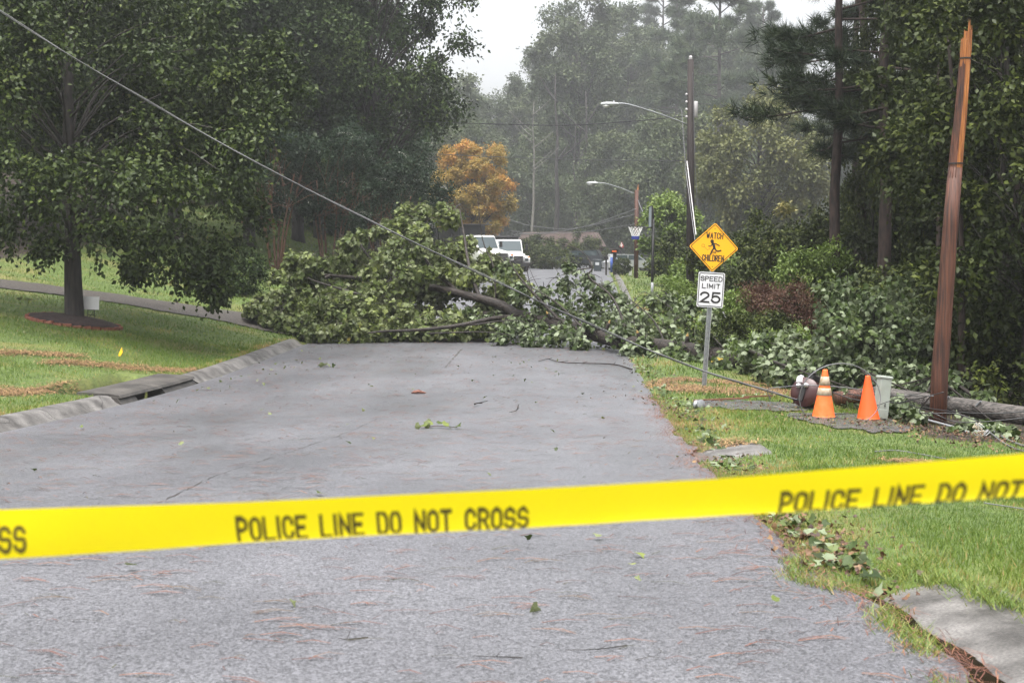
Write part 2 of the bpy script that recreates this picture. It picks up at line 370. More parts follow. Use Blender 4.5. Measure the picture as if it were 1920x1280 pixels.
def road_mat():
    m = bpy.data.materials.new('wet_asphalt'); m.use_nodes = True; nt = m.node_tree; L = nt.links.new; N = nt.nodes.new
    b = nt.nodes['Principled BSDF']; g = N('ShaderNodeNewGeometry')
    def noise(scale, detail=4, stretch=None):
        n = N('ShaderNodeTexNoise'); n.inputs['Scale'].default_value = scale; n.inputs['Detail'].default_value = detail
        if stretch:
            mp = N('ShaderNodeMapping'); mp.inputs['Scale'].default_value = stretch; L(g.outputs['Position'], mp.inputs[0]); L(mp.outputs[0], n.inputs['Vector'])
        else: L(g.outputs['Position'], n.inputs['Vector'])
        return n.outputs['Fac']
    def ramp(src, a, ca, b_, cb):
        r = N('ShaderNodeValToRGB'); r.color_ramp.elements[0].position = a; r.color_ramp.elements[1].position = b_
        r.color_ramp.elements[0].color = (*ca, 1) if hasattr(ca, '__len__') else (ca, ca, ca, 1)
        r.color_ramp.elements[1].color = (*cb, 1) if hasattr(cb, '__len__') else (cb, cb, cb, 1)
        L(src, r.inputs[0]); return r.outputs[0]
    base = ramp(noise(.5, 6), .3, (.074, .074, .081), .7, (.105, .105, .114))
    # stones of the aggregate
    v = N('ShaderNodeTexVoronoi'); v.inputs['Scale'].default_value = 95; L(g.outputs['Position'], v.inputs['Vector'])
    bw = N('ShaderNodeRGBToBW'); L(v.outputs['Color'], bw.inputs[0])
    st = ramp(bw.outputs[0], .2, .55, .9, 1.9)
    mx = N('ShaderNodeMix'); mx.data_type = 'RGBA'; mx.blend_type = 'MULTIPLY'; mx.inputs['Factor'].default_value = 1
    L(base, mx.inputs['A']); L(st, mx.inputs['B']); L(mx.outputs['Result'], b.inputs['Base Color'])
    mid = ramp(noise(22, 6), .35, .88, .65, 1.1); lane = ramp(noise(1, 4, (.9, .05, 1)), .35, .92, .65, 1.08)
    for s_ in (mid, lane):
        m2 = N('ShaderNodeMix'); m2.data_type = 'RGBA'; m2.blend_type = 'MULTIPLY'; m2.inputs['Factor'].default_value = 1
        L(mx.outputs['Result'], m2.inputs['A']); L(s_, m2.inputs['B']); mx = m2
    L(mx.outputs['Result'], b.inputs['Base Color'])
    # wetness: water film lies in long streaks and patches
    wet = ramp(noise(1.0, 5, (.5, .18, .5)), .34, .47, .68, .30)
    L(wet, b.inputs['Roughness']); b.inputs['Specular IOR Level'].default_value = .62
    bp = N('ShaderNodeBump'); bp.inputs['Strength'].default_value = .38; bp.inputs['Distance'].default_value = .006
    L(v.outputs['Distance'], bp.inputs['Height']); L(bp.outputs[0], b.inputs['Normal'])
    return m
M['road'] = road_mat()

def ground_mat():
    m = bpy.data.materials.new('lawn_soil'); m.use_nodes = True; nt = m.node_tree; L = nt.links.new; N = nt.nodes.new
    b = nt.nodes['Principled BSDF']; b.inputs['Roughness'].default_value = .8; g = N('ShaderNodeNewGeometry')
    def noise(scale, d=5):
        n = N('ShaderNodeTexNoise'); n.inputs['Scale'].default_value = scale; n.inputs['Detail'].default_value = d; L(g.outputs['Position'], n.inputs['Vector']); return n.outputs['Fac']
    def mix(f, A, B):
        x = N('ShaderNodeMix'); x.data_type = 'RGBA'
        for k, s in (('Factor', f), ('A', A), ('B', B)):
            if hasattr(s, 'is_linked'): L(s, x.inputs[k])
            else: x.inputs[k].default_value = (*s, 1) if hasattr(s, '__len__') else s
        return x.outputs['Result']
    def thr(s, a, c):
        r = N('ShaderNodeMapRange'); r.inputs[1].default_value = a; r.inputs[2].default_value = c; L(s, r.inputs[0]); return r.outputs[0]
    lawn = mix(thr(noise(7), .35, .65), (.05, .082, .015), (.095, .14, .024))
    lawn = mix(thr(noise(.55, 6), .5, .72), lawn, (.16, .145, .04))
    lawn = mix(thr(noise(26, 3), .52, .75), lawn, (.05, .06, .014))
    lit = mix(thr(noise(9), .4, .7), (.014, .009, .006), (.045, .026, .016))
    a = N('ShaderNodeAttribute'); a.attribute_name = 'var'
    ad = N('ShaderNodeMath'); ad.operation = 'ADD'; L(a.outputs['Fac'], ad.inputs[0])
    sb = N('ShaderNodeMath'); sb.operation = 'MULTIPLY_ADD'; L(noise(1.2), sb.inputs[0]); sb.inputs[1].default_value = .8; sb.inputs[2].default_value = -.4; L(sb.outputs[0], ad.inputs[1])
    c = mix(thr(ad.outputs[0], .4, .62), lawn, lit)
    L(c, b.inputs['Base Color'])
    bp = N('ShaderNodeBump'); bp.inputs['Strength'].default_value = .8; bp.inputs['Distance'].default_value = .03; L(noise(30, 4), bp.inputs['Height']); L(bp.outputs[0], b.inputs['Normal'])
    return m
M['ground'] = ground_mat()

def tape_mat():
    m = mat('yellow_plastic_film', (.96, .78, .006), .36, spec=.4); nt = m.node_tree
    t = nt.nodes.new('ShaderNodeBsdfTranslucent'); t.inputs[0].default_value = (.95, .8, .01, 1); ms = nt.nodes.new('ShaderNodeMixShader'); ms.inputs[0].default_value = .42
    nt.links.new(nt.nodes['Principled BSDF'].outputs[0], ms.inputs[1]); nt.links.new(t.outputs[0], ms.inputs[2]); nt.links.new(ms.outputs[0], nt.nodes['Material Output'].inputs[0])
    return m
M['tape'] = tape_mat()
M['tape_ink'] = mat('tape_ink', (.10, .075, .004), .5)

# ------------------------------------------------------------------ the setting: ground, road, kerbs
def litter_mask(x, y):
    w = xl(y) - x; u = x - xr(y)
    a = sstep(11.0, 13.0, w) * sstep(45, 48, y) + sstep(22, 26, w)          # leaf-strewn woodland floor up the bank
    b = sstep(2.9, 3.7, u) * sstep(17.6, 19, y) * (1 - sstep(48, 60, y)) + sstep(7, 9, u)
    a = a * (1 - sstep(60, 64, y) * (1 - sstep(100, 110, y)) * (1 - sstep(13, 16, w)))
    return np.clip(a + b, 0, 1)

cs = [-300, -220, -160, -120, -90, -70, -55, -45, -38, -32] + list(np.arange(-28, -9.9, .6)) + list(np.arange(-9.6, -5.8, .3)) + \
     list(np.arange(-5.75, -4.1, .1)) + [-4.1, -3.6, 0, 3.6, 4.1] + list(np.arange(4.16, 5.2, .08)) + list(np.arange(5.3, 9, .3)) + list(np.arange(9.2, 20, .7)) + \
     [21, 23, 26, 30, 36, 44, 55, 70, 90, 120, 160, 220, 300]
ys = list(np.arange(-70, 0, 6)) + list(np.arange(0, 20.5, .3)) + list(np.arange(20.6, 27.4, .2)) + list(np.arange(27.6, 60, .5)) + list(np.arange(60, 130, 2)) + list(np.arange(130, 440, 10))
def grid(cs, ys, fx, fz):
    C_, Y = np.meshgrid(np.array(cs), np.array(ys)); X = fx(C_, Y); Z = fz(X, Y, C_)
    V = np.stack([X, Y, Z], -1).reshape(-1, 3); n = len(cs)
    i = (np.arange(len(ys) - 1)[:, None] * n + np.arange(n - 1)[None]).ravel()
    return V, np.stack([i, i + 1, i + n + 1, i + n], 1)
V, F = grid(cs, ys, lambda c, y: xr(y) - ROADW / 2 + c, lambda x, y, c: hgt(x, y))
tag(link('ground', npmesh('ground', V, F, M['ground'], var=litter_mask(V[:, 0], V[:, 1]), smooth=True)), 'sloping green lawn and woodland floor on both sides of the road', kind='structure')

ry = list(np.arange(-60, 0, 5)) + list(np.arange(0, 60, .8)) + list(np.arange(60, 440, 5))
rc = np.linspace(-ROADW / 2 - .02, ROADW / 2 + .02, 15)
def edge_wob(y): return .05 * np.sin(y * 2.1) + .035 * np.sin(y * 5.3 + 1) + .02 * np.sin(y * 11)
ry = list(np.arange(-60, 0, 5)) + list(np.arange(0, 60, .2)) + list(np.arange(60, 440, 5))
V, F = grid(rc, ry, lambda c, y: xr(y) - ROADW / 2 + c + np.where(c > 4.1, edge_wob(y) - .02, 0), lambda x, y, c: zr(y) + .05 * (1 - (c / 4.15) ** 2) + .004)
tag(link('road', npmesh('road', V, F, M['road'], smooth=True)), 'wet grey asphalt road strewn with pine needles', kind='structure')

# right-hand gutter and rolled kerb: built all along, mostly overgrown
def strip(prof, y0, y1, dy, base, zoff=0.0, wob=0.0):
    """cross profile [(offset, height)...] swept along the road edge"""
    yy = np.arange(y0, y1 + 1e-6, dy); n = len(prof); V = []
    for y in yy:
        for o, h in prof: V.append((base(y, o), y, float(zr(y)) + h + zoff + wob * (rnd.random() - .5)))
    i = (np.arange(len(yy) - 1)[:, None] * n + np.arange(n - 1)[None]).ravel()
    return np.array(V), np.stack([i, i + 1, i + n + 1, i + n], 1)
def kerb(name, label, base, prof, spans, dy=.25):
    root = thing(name, None, None); tag(root, label, kind='structure')
    for k, (a, b) in enumerate(spans):
        tilt = (rnd.random() - .5) * .006
        V, F = strip([(o + (rnd.random() - .5) * .002, h + tilt * i / 5) for i, (o, h) in enumerate(prof)], a + .005, b - .005, (b - a - .010) / max(1, round((b - a) / dy)), base)
        # close the two ends so that the joints read as recessed
        n = len(prof); V = V.tolist(); F = F.tolist()
        for e in (0, len(V) - n):
            q = len(V); V += [(V[e][0], V[e][1], V[e][2] - .2), (V[e + n - 1][0], V[e + n - 1][1], V[e + n - 1][2] - .2)]
            for i in range(n - 1):
                F.append([e + i, e + i + 1, q + (1 if i >= n // 2 else 0), q + (1 if i >= n // 2 else 0)])
        F = [f if len(set(f)) == 4 else f for f in F]
        me = bpy.data.meshes.new('curb_segment'); me.from_pydata(V, [], [tuple(dict.fromkeys(f)) for f in F]); me.materials.append(M['concrete']); me.update()
        me.polygons.foreach_set('use_smooth', np.ones(len(me.polygons), bool)); me.set_sharp_from_angle(angle=R(40))
        link('curb_segment', me, root)
    return root
RP = [(.0, -.02), (.06, -.045), (.14, -.05), (.2, -.03), (.3, -.005), (.46, .02), (.64, .04), (.84, .05), (.9, -.03)]
spans = [(3.1 + 1.55 * i, 4.65 + 1.55 * i) for i in range(9)]
kerb('curb', 'cracked pale concrete gutter and rolled curb beside the right-hand grass', lambda y, o: float(xr(y)) + o, RP, spans)
LP = [(-.02, -.02), (.1, -.015), (.17, .02), (.25, .10), (.33, .128), (.46, .135), (.5, .05)]
lsp = [(12 + 1.5 * i, 13.5 + 1.5 * i) for i in range(6)] + [(21.0, 22.3)] + [(26.7 + 1.45 * i, 28.15 + 1.45 * i) for i in range(7)]
kerb('curb', 'pale concrete rolled curb along the left lawn', lambda y, o: float(xl(y)) - o, LP, lsp)
kerb('curb', 'pinkish far curb along the right lawn beyond the fallen tree', lambda y, o: float(xr(y)) + o, LP, [(44 + 6 * i, 50 + 6 * i) for i in range(9)], dy=2)

# water standing in the right gutter
V, F = strip([(.0, -.034), (.06, -.034), (.12, -.034), (.175, -.034)], 3.5, 8.6, .15, lambda y, o: float(xr(y)) + o + .025 * math.sin(y * 7 + o * 9))
tag(link('gutter_water', npmesh('gutter_water', V, F, M['water'])), 'narrow run of muddy water in the right gutter', kind='structure')

# draped sheets: driveway, mulch, gravel, straw ground
def drape(name, m, lower, upper, n=40, nc=9, dz=.012, ragged=0., crown=0.0):
    lo = catmull([Vector((p[0], p[1], 0)) for p in lower], 12); up = catmull([Vector((p[0], p[1], 0)) for p in upper], 12)
    def samp(P, t):
        i = min(int(t * (len(P) - 1)), len(P) - 2); f = t * (len(P) - 1) - i; return P[i].lerp(P[i + 1], f)
    V = []
    for i in range(n):
        a = samp(lo, i / (n - 1)); b = samp(up, i / (n - 1))
        for j in range(nc):
            s = j / (nc - 1)
            if ragged and j in (0, nc - 1): s += (rnd.random() - .5) * ragged
            p = a.lerp(b, s); V.append((p.x, p.y, float(hgt(p.x, p.y)) + dz + crown * (4 * s * (1 - s))))
    i = (np.arange(n - 1)[:, None] * nc + np.arange(nc - 1)[None]).ravel()
    return link(name, npmesh(name, np.array(V), np.stack([i, i + 1, i + nc + 1, i + nc], 1), m, smooth=True))
G = ground_at
dl = [G(x, y) for x, y in ((-420, 505), (-200, 522), (0, 541), (150, 560), (300, 584), (430, 606), (500, 622))] + [on(float(xl(37.6)) + .06, 37.6)]
du = [G(x, y) for x, y in ((-420, 488), (-200, 507), (0, 525), (190, 549), (330, 569), (430, 584), (520, 602))] + [on(float(xl(43.0)) + .06, 43.0)]
tag(drape('driveway', M['gravel'], dl, du, 90, 11, .03, .05, .02), 'dark gravel driveway curving off to the left behind the lawn tree', kind='structure')
tag(drape('gravel_patch', M['gravel_grey'], [G(x, y) for x, y in ((1475, 783), (1560, 802), (1640, 812), (1700, 812))], [G(x, y) for x, y in ((1480, 776), (1570, 776), (1650, 784), (1715, 806))], 24, 7, .02, .2), 'broken grey asphalt patch under the two cones', kind='structure')
tag(drape('gravel_patch', M['gravel_grey'], [G(x, y) for x, y in ((1300, 764), (1380, 770), (1480, 772), (1520, 770))], [G(x, y) for x, y in ((1305, 756), (1380, 754), (1480, 756), (1520, 758))], 24, 7, .02, .25), 'dark bare strip of ground behind the curb near the sign', kind='structure')

# ------------------------------------------------------------------ storm drain in the left kerb
sd = thing('storm_drain', 'dark concrete storm drain with black curb opening at left lawn edge', 'storm drain', on(float(xl(23.8)) - .5, 23.8))
def sdp(y, o, z): return (float(xl(y)) - o - sd.location.x, y - sd.location.y, float(zr(y)) + z - sd.location.z)
b = MB(); yy = np.linspace(DRAIN[0] - .1, DRAIN[1] + .1, 14)
for prof, nm, mm in (([(.11, .085), (.14, .125), (.28, .15), (.8, .18), (.85, .0), (.2, .07), (.11, .085)], 'top_slab', 'concrete_dark'),):
    b = MB(); n = len(prof)
    vs_ = [sdp(y, o, z) for y in yy for o, z in prof]
    b.add(vs_, [(i * n + j, i * n + j + 1, (i + 1) * n + j + 1, (i + 1) * n + j) for i in range(len(yy) - 1) for j in range(n - 1)] + [tuple(range(n - 1)), tuple(range((len(yy) - 1) * n + n - 2, (len(yy) - 1) * n - 1, -1))])
    b.build(nm, M[mm], sd)
b = MB(); yb = np.linspace(DRAIN[0] + .5, DRAIN[1] - 1.3, 8)
vs_ = [sdp(y, o, z) for y in yy for o, z in ((.95, .10), (.95, -.4), (.05, -.4), (-.05, -.06))]
b.add(vs_, [(i * 4 + j, i * 4 + j + 1, (i + 1) * 4 + j + 1, (i + 1) * 4 + j) for i in range(len(yy) - 1) for j in range(3)]); b.build('chamber', M['void'], sd)
for (a, c, z0, z1) in ((DRAIN[0] - .15, DRAIN[0] + .7, -.02, .1), (DRAIN[1] - 1.9, DRAIN[1] + .1, -.02, .09)):
    b = MB(); y3 = np.linspace(a, c, 6); pr = [(.02, z0 - .1), (.10, z0 + .02), (.17, z1), (.4, z1), (.4, z0 - .1)]; n = len(pr)
    b.add([sdp(y, o, z) for y in y3 for o, z in pr], [(i * n + j, i * n + j + 1, (i + 1) * n + j + 1, (i + 1) * n + j) for i in range(5) for j in range(n - 1)] + [tuple(range(n)), tuple(range(5 * n + n - 1, 5 * n - 1, -1))])
    b.build('throat_block', M['concrete_dark'], sd)

# ------------------------------------------------------------------ grass, straw, needles and leaf litter (nobody could count them)
rng = np.random.default_rng(3)
def drive_mask(x, y):                 # keep grass off the driveway
    P = np.array([(0.5 * (a.x + b_.x), .5 * (a.y + b_.y)) for a, b_ in zip(dl, du)]); Wd = np.array([abs(a.y - b_.y) + abs(a.x - b_.x) * .3 for a, b_ in zip(dl, du)])
    cy_ = np.interp(x, P[:, 0], P[:, 1]); hw = np.interp(x, P[:, 0], Wd) * .5
    return np.abs(y - cy_) < hw * .95
RING = on(float(G(140, 603).x) + .05, float(G(140, 603).y) - .2); RINGR = 1.05
straw_spots = [[(-60, 665), (0, 663), (70, 663), (150, 668)], [(95, 680), (180, 684), (270, 692), (370, 706)], [(-60, 738), (0, 737), (70, 735), (140, 738)],
               [(1225, 722), (1300, 730), (1390, 735), (1475, 735)], [(1240, 715), (1330, 716), (1430, 722), (1500, 728)], [(1180, 582), (1230, 584), (1290, 590)], [(1300, 606), (1340, 615), (1370, 625)], [(1680, 868), (1730, 868)], [(1350, 832), (1400, 845)]]
SW = [.38, .55, .55, .8, .5, 1.2, .7, .18, .25]
straw_lines = [(np.array([(q.x, q.y) for q in catmull([G(*p) for p in pts], 10)]), w) for pts, w in zip(straw_spots, SW)]
def straw_mask(x, y):
    m = np.zeros(len(x))
    for P, w in straw_lines:
        d = np.full(len(x), 9.)
        for i in range(0, len(P), 2): d = np.minimum(d, np.hypot(x - P[i, 0], (y - P[i, 1])) / w)
        m = np.maximum(m, 1 - sstep(.6, 1.1, d))
    return m
def patchy(x, y): return .5 + .25 * np.sin(x * 1.3 + 2 * np.sin(y * .6)) + .25 * np.sin(y * 1.1 + 1.7 * np.sin(x * .8 + 1))
def blades(x, y, h, w, lean, var):
    n = len(x); z = hgt(x, y) - .005; a = rng.uniform(0, 2 * np.pi, n); t = rng.uniform(0, 2 * np.pi, n)
    dx = np.cos(a) * w * .5; dy = np.sin(a) * w * .5; lx = np.cos(t) * lean * h; ly = np.sin(t) * lean * h
    V = np.stack([np.stack([x - dx, y - dy, z], -1), np.stack([x + dx, y + dy, z], -1), np.stack([x + lx, y + ly, z + h], -1)], 1).reshape(-1, 3)
    return V, np.arange(3 * n).reshape(-1, 3), np.repeat(var, 3)
parts = []
def sow(n, ylo, yhi, side, omax, h, w, pw=1.0, omin=None):
    y = ylo + (yhi - ylo) * rng.random(n) ** pw
    oc = curb_open(y)
    if side > 0:
        o0 = np.where(oc > .5, .70 + .09 * np.sin(y * 3.1) + .06 * np.sin(y * 7.7 + 1), -.06) if omin is None else np.full(n, omin); o = o0 + (omax - o0) * rng.random(n) ** 1.15; x = xr(y) + o + edge_wob(y) * .6
    else:
        o0 = .47 if omin is None else omin; o = o0 + (omax - o0) * rng.random(n) ** 1.3; x = xl(y) - o
    P = patchy(x, y); sm = straw_mask(x, y); lm = litter_mask(x, y)
    keep = (rng.random(n) > sm * .62) & (rng.random(n) > lm * .9) & (rng.random(n) < .62 + .5 * P)
    if side < 0:
        keep &= ~drive_mask(x, y) & (np.hypot(x - RING.x, y - RING.y) > RINGR + .12)
        keep &= ~((y > DRAIN[0] - .2) & (y < DRAIN[1] + .2) & (o < 1.5))
        zone = o < .7
    else:
        zone = (o < .75)
        keep &= ~((o < .75) & (rng.random(n) < .35))
    x, y, o, P, zone = x[keep], y[keep], o[keep], P[keep], zone[keep]; k = len(x)
    var = np.clip(.18 + .42 * rng.random(k) + .22 * (P - .5) + np.where(rng.random(k) < .10, .42, 0) + np.where(zone, rng.random(k) * .45, 0) + .34 * sstep(.62, .9, .5 + .5 * np.sin(x * 2.1 + 1.5 * np.sin(y * 1.7)) * np.sin(y * 1.3 + .8 * np.sin(x * 2.9))), 0, 1)
    hh = h * (.5 + rng.random(k)) * (.75 + .5 * P); ww = w * (.7 + .6 * rng.random(k))
    parts.append(blades(x, y, hh, ww, rng.uniform(.1, .9, k), var))
sow(130000, 5.2, 13, 1, 5, .036, .006, 1.0)
sow(90000, 11, 24, 1, 7, .042, .010, 1.1)
sow(30000, 22, 60, 1, 8, .09, .02)
sow(12000, 60, 115, 1, 16, .12, .05)
sow(95000, 14, 34, -1, 9, .05, .011)
sow(75000, 30, 62, -1, 16, .06, .02)
sow(30000, 56, 105, -1, 16, .10, .05)
# thin broken fringe on the asphalt edge in front of the open gutter
yf = rng.uniform(4.2, 8.6, 3600); of = -.07 + .05 * rng.normal(size=3600) + .03 * np.sin(yf * 3); kf = (np.sin(yf * 4.1) + np.sin(yf * 9.3) * .6 + rng.normal(size=3600) * .5) > -.1
yf, of = yf[kf], of[kf]; xf = xr(yf) + of + edge_wob(yf)
Vf, Ff, vf = blades(xf, yf, .03 + .03 * rng.random(len(xf)), np.full(len(xf), .006), rng.uniform(.4, 1.6, len(xf)), np.clip(.35 + .65 * rng.random(len(xf)), 0, 1))
Vf[:, 2] += np.repeat(zr(yf) - hgt(xf, yf) + .008, 3)
parts.append((Vf, Ff, vf))
yo = rng.uniform(4.2, 8.2, 5200); xo = xr(yo) + .74 + .09 * np.sin(yo * 3.1) + .06 * np.sin(yo * 7.7 + 1) - .10 * np.abs(rng.normal(size=5200)) + .12 * sstep(7.0, 8.0, yo) * -2.2 * rng.random(5200)      # turf creeping over the kerb
Vo, Fo, vo = blades(xo, yo, .035 + .03 * rng.random(5200), np.full(5200, .0065), rng.uniform(.5, 1.7, 5200), np.clip(.25 + .7 * rng.random(5200), 0, 1)); Vo[:, 2] += np.repeat(np.maximum(zr(yo) + .045 - hgt(xo, yo), 0), 3); parts.append((Vo, Fo, vo))
off = 0; Vs, Fs, Xs = [], [], []
for v_, f_, x_ in parts: Vs.append(v_); Fs.append(f_ + off); Xs.append(x_); off += len(v_)
tag(link('grass', npmesh('grass', np.concatenate(Vs), np.concatenate(Fs), M['grass'], var=np.concatenate(Xs))), 'short wet lawn grass with yellow and tan patches on both verges', kind='stuff')

def strands(x, y, z, ang, ln, w, lift, var):
    """flat needle-like strands with a slight bend: 2 quads each, as 4 triangles"""
    n = len(x); d = np.stack([np.cos(ang), np.sin(ang), np.zeros(n)], -1); s = np.stack([-np.sin(ang), np.cos(ang), np.zeros(n)], -1)
    bend = rng.normal(size=n) * .07 * ln; c = np.stack([x, y, z], -1)
    p0 = c - d * (ln / 2)[:, None]; p2 = c + d * (ln / 2)[:, None]; p1 = c + s * bend[:, None]; p1[:, 2] += lift; hw = s * (w / 2)[:, None]
    up = np.zeros((n, 3)); up[:, 2] = w * .6
    V = np.stack([p0 - hw, p0 + hw, p1 - hw + up, p1 + hw + up, p2 - hw * .5, p2 + hw * .5], 1).reshape(-1, 3)
    b_ = np.arange(n)[:, None] * 6
    F = np.concatenate([b_ + np.array([[0, 2, 1]]), b_ + np.array([[1, 2, 3]]), b_ + np.array([[2, 4, 3]]), b_ + np.array([[3, 4, 5]])], 0)
    return V, F, np.repeat(var, 6)
def road_z(x, y): c = x - (xr(y) - ROADW / 2); return zr(y) + .05 * (1 - (c / 4.15) ** 2) + .004
n1 = 4600; y1 = 4 + 34 * rng.random(n1) ** 1.0; x1 = xl(y1) + .1 + (ROADW - .3) * rng.random(n1)
wind = rng.normal(size=n1) * .3
A = strands(x1, y1, road_z(x1, y1) + .004, wind, np.where(rng.random(n1) < .4, rng.uniform(.03, .08, n1), rng.uniform(.1, .24, n1)), .0034 + .0032 * rng.random(n1) + .00042 * y1, .006, np.clip(rng.random(n1), 0, 1))
# little bundles of needles that stick together
nb = 330; yb = 4.3 + 16 * rng.random(nb) ** 1.2; xb = xl(yb) + .2 + (ROADW - .5) * rng.random(nb); k = 3
yy2 = np.repeat(yb, k) + rng.normal(size=nb * k) * .008; xx2 = np.repeat(xb, k) + rng.normal(size=nb * k) * .02; aa2 = np.repeat(rng.normal(size=nb) * .3, k) + rng.normal(size=nb * k) * .14
B = strands(xx2, yy2, road_z(xx2, yy2) + .006, aa2, rng.uniform(.12, .26, nb * k), np.full(nb * k, .0055), .008, np.clip(np.repeat(rng.random(nb), k) * .8 + .2 * rng.random(nb * k), 0, .8))
n3 = 2600; y3 = 4 + 20 * rng.random(n3); o3 = -.25 * np.abs(rng.normal(size=n3)) * .6 + .15 * rng.random(n3); x3 = xr(y3) + o3 + edge_wob(y3)
C3 = strands(x3, y3, np.maximum(road_z(x3, y3), hgt(x3, y3)) + .008, np.pi / 2 + rng.normal(size=n3) * .8, rng.uniform(.07, .2, n3), np.full(n3, .004), .008, rng.random(n3) * .75)
off = 0; Vs, Fs, Xs = [], [], []
for v_, f_, x_ in (A, B, C3): Vs.append(v_); Fs.append(f_ + off); Xs.append(x_); off += len(v_)
tag(link('pine_needles', npmesh('pine_needles', np.concatenate(Vs), np.concatenate(Fs), M['needle_litter'], var=np.concatenate(Xs))), 'reddish fallen pine needles scattered over the wet asphalt', kind='stuff')

Vs, Fs, Xs = [], [], []; off = 0
for P, w in straw_lines:
    L_ = np.sum(np.hypot(*np.diff(P, axis=0).T)); n = int(900 * L_ * w) + 150; n = min(n, 4200)
    i = rng.integers(0, len(P), n); ox = rng.normal(size=n) * .12 + 0; oy = rng.normal(size=n) * w * .5
    x = P[i, 0] + ox; y = P[i, 1] + oy
    v_, f_, x_ = strands(x, y, hgt(x, y) + .008 + .014 * rng.random(n), rng.uniform(0, np.pi, n), rng.uniform(.08, .24, n), np.full(n, .007) + .00025 * y, .012, rng.random(n))
    Vs.append(v_); Fs.append(f_ + off); Xs.append(x_); off += len(v_)
tag(link('straw', npmesh('straw', np.concatenate(Vs), np.concatenate(Fs), M['straw'], var=np.concatenate(Xs))), 'orange-brown strips of pine straw lying on the lawns', kind='stuff')

def crack_line(name, label, pts, w=.009):
    P = catmull([Vector((x, y, 0)) for x, y in pts], 14); V = []; n = len(P)
    for i, p in enumerate(P):
        jx = (rnd.random() - .5) * .035; ww = w * (.4 + rnd.random()) * .5
        for s in (-1, 1): V.append((p.x + jx + s * ww, p.y, float(road_z(p.x, p.y)) + .004))
    tag(link(name, npmesh(name, np.array(V), np.array([(2 * i, 2 * i + 1, 2 * i + 3, 2 * i + 2) for i in range(n - 1) if rnd.random() > .18]), M['concrete_dark'])), label, kind='structure')
crack_line('asphalt_crack', 'long dark crack running along the road', [tuple(G(x, y)[:2]) for x, y in ((200, 985), (305, 940), (400, 895), (480, 868), (560, 842), (640, 815), (720, 780))])
crack_line('asphalt_crack', 'short dark seam in the asphalt near the fallen tree', [tuple(G(x, y)[:2]) for x, y in ((836, 688), (850, 672), (865, 655))], .05)

# ------------------------------------------------------------------ foliage generators
def leaf_faces(P, ax, nr, sz, shape, var, wid=.62):
    """P base point, ax leaf axis, nr leaf normal; returns a mesh of separate folded leaves"""
    n = len(P); ax = nrm(ax); nr = nrm(nr - ax * np.sum(nr * ax, -1, keepdims=True)); sd_ = np.cross(ax, nr); s = sz[:, None]
    b_ = np.arange(n)[:, None]
    if shape == 'simple':                                     # folded diamond, two triangles
        mid = P + ax * s * .45
        V = np.stack([P, mid + sd_ * s * wid * .5 + nr * s * .12, P + ax * s, mid - sd_ * s * wid * .5 + nr * s * .12], 1)
        F = np.concatenate([b_ * 4 + np.array([[0, 1, 2]]), b_ * 4 + np.array([[0, 2, 3]])]); k = 4
    elif shape == 'lobed':                                    # broad lobed leaf, five triangles, cupped
        pts = [(0, 0, 0), (.12, .42, .08), (.5, .52, .10), (.62, .22, .02), (1.0, 0, -.12), (.62, -.22, .02), (.5, -.52, .10), (.12, -.42, .08)]
        V = np.stack([P + ax * s * a + sd_ * s * c * wid * 1.6 + nr * s * h for a, c, h in pts], 1); k = 8
        F = np.concatenate([b_ * 8 + np.array([t]) for t in ([0, 1, 2], [0, 2, 3], [0, 3, 4], [0, 4, 5], [0, 5, 6], [0, 6, 7])])
    elif shape == 'needle':                                   # tuft: eight needles
        Vs_ = []; Fs_ = []
        for j in range(9):
            d = nrm(ax * .75 + rng.normal(size=(n, 3)) * .55); q = nrm(np.cross(d, rng.normal(size=(n, 3)))); w = s * .035 * wid
            Vs_ += [P + q * w, P - q * w, P + d * s * .95]; Fs_.append(b_ * 27 + np.array([[3 * j, 3 * j + 1, 3 * j + 2]]))
        V = np.stack(Vs_, 1); F = np.concatenate(Fs_); k = 27
    return V.reshape(-1, 3), F, np.repeat(var, k)

def sprigs(clumps, ns, m, size, droop=.15, leaf_droop=.3, spread=.07, up=.2, tint=.25, size_var=.5, flip=0.):
    """clumps: (n,4) centre + radius.  every clump carries ns sprigs of m leaves"""
    c = np.asarray(clumps, float); n = len(c)
    cw = np.repeat(c, ns, 0); S = len(cw)
    d = nrm(rng.normal(size=(S, 3)) * np.array([1, 1, .8]) + np.array([0, 0, up])); Ls = cw[:, 3] * rng.uniform(.45, 1.08, S)
    t = np.tile((np.arange(m) + .5) / m, S) * .72 + .30; t = t + rng.normal(size=len(t)) * .04
    D = np.repeat(d, m, 0); C = np.repeat(cw, m, 0); L_ = np.repeat(Ls, m)
    P = C[:, :3] + D * (t * L_)[:, None] + rng.normal(size=(S * m, 3)) * (spread * C[:, 3] + size * .25)[:, None]
    P[:, 2] -= droop * t * t * C[:, 3]
    N_ = S * m
    ax = D * .45 + rng.normal(size=(N_, 3)) * .55; ax[:, 2] -= leaf_droop
    nr = rng.normal(size=(N_, 3)) * .45 + D * .3; nr[:, 2] += .75
    if flip: nr[rng.random(N_) < flip] *= -1
    ct = np.repeat(np.repeat(rng.random(n), ns), m); st = np.repeat(rng.random(S), m)
    var = np.clip((1 - tint) * (.55 * rng.random(N_) + .45 * st) + tint * ct, 0, 1)
    sz = size * (1 - size_var * .5 + size_var * rng.random(N_))
    return P, ax, nr, sz, var

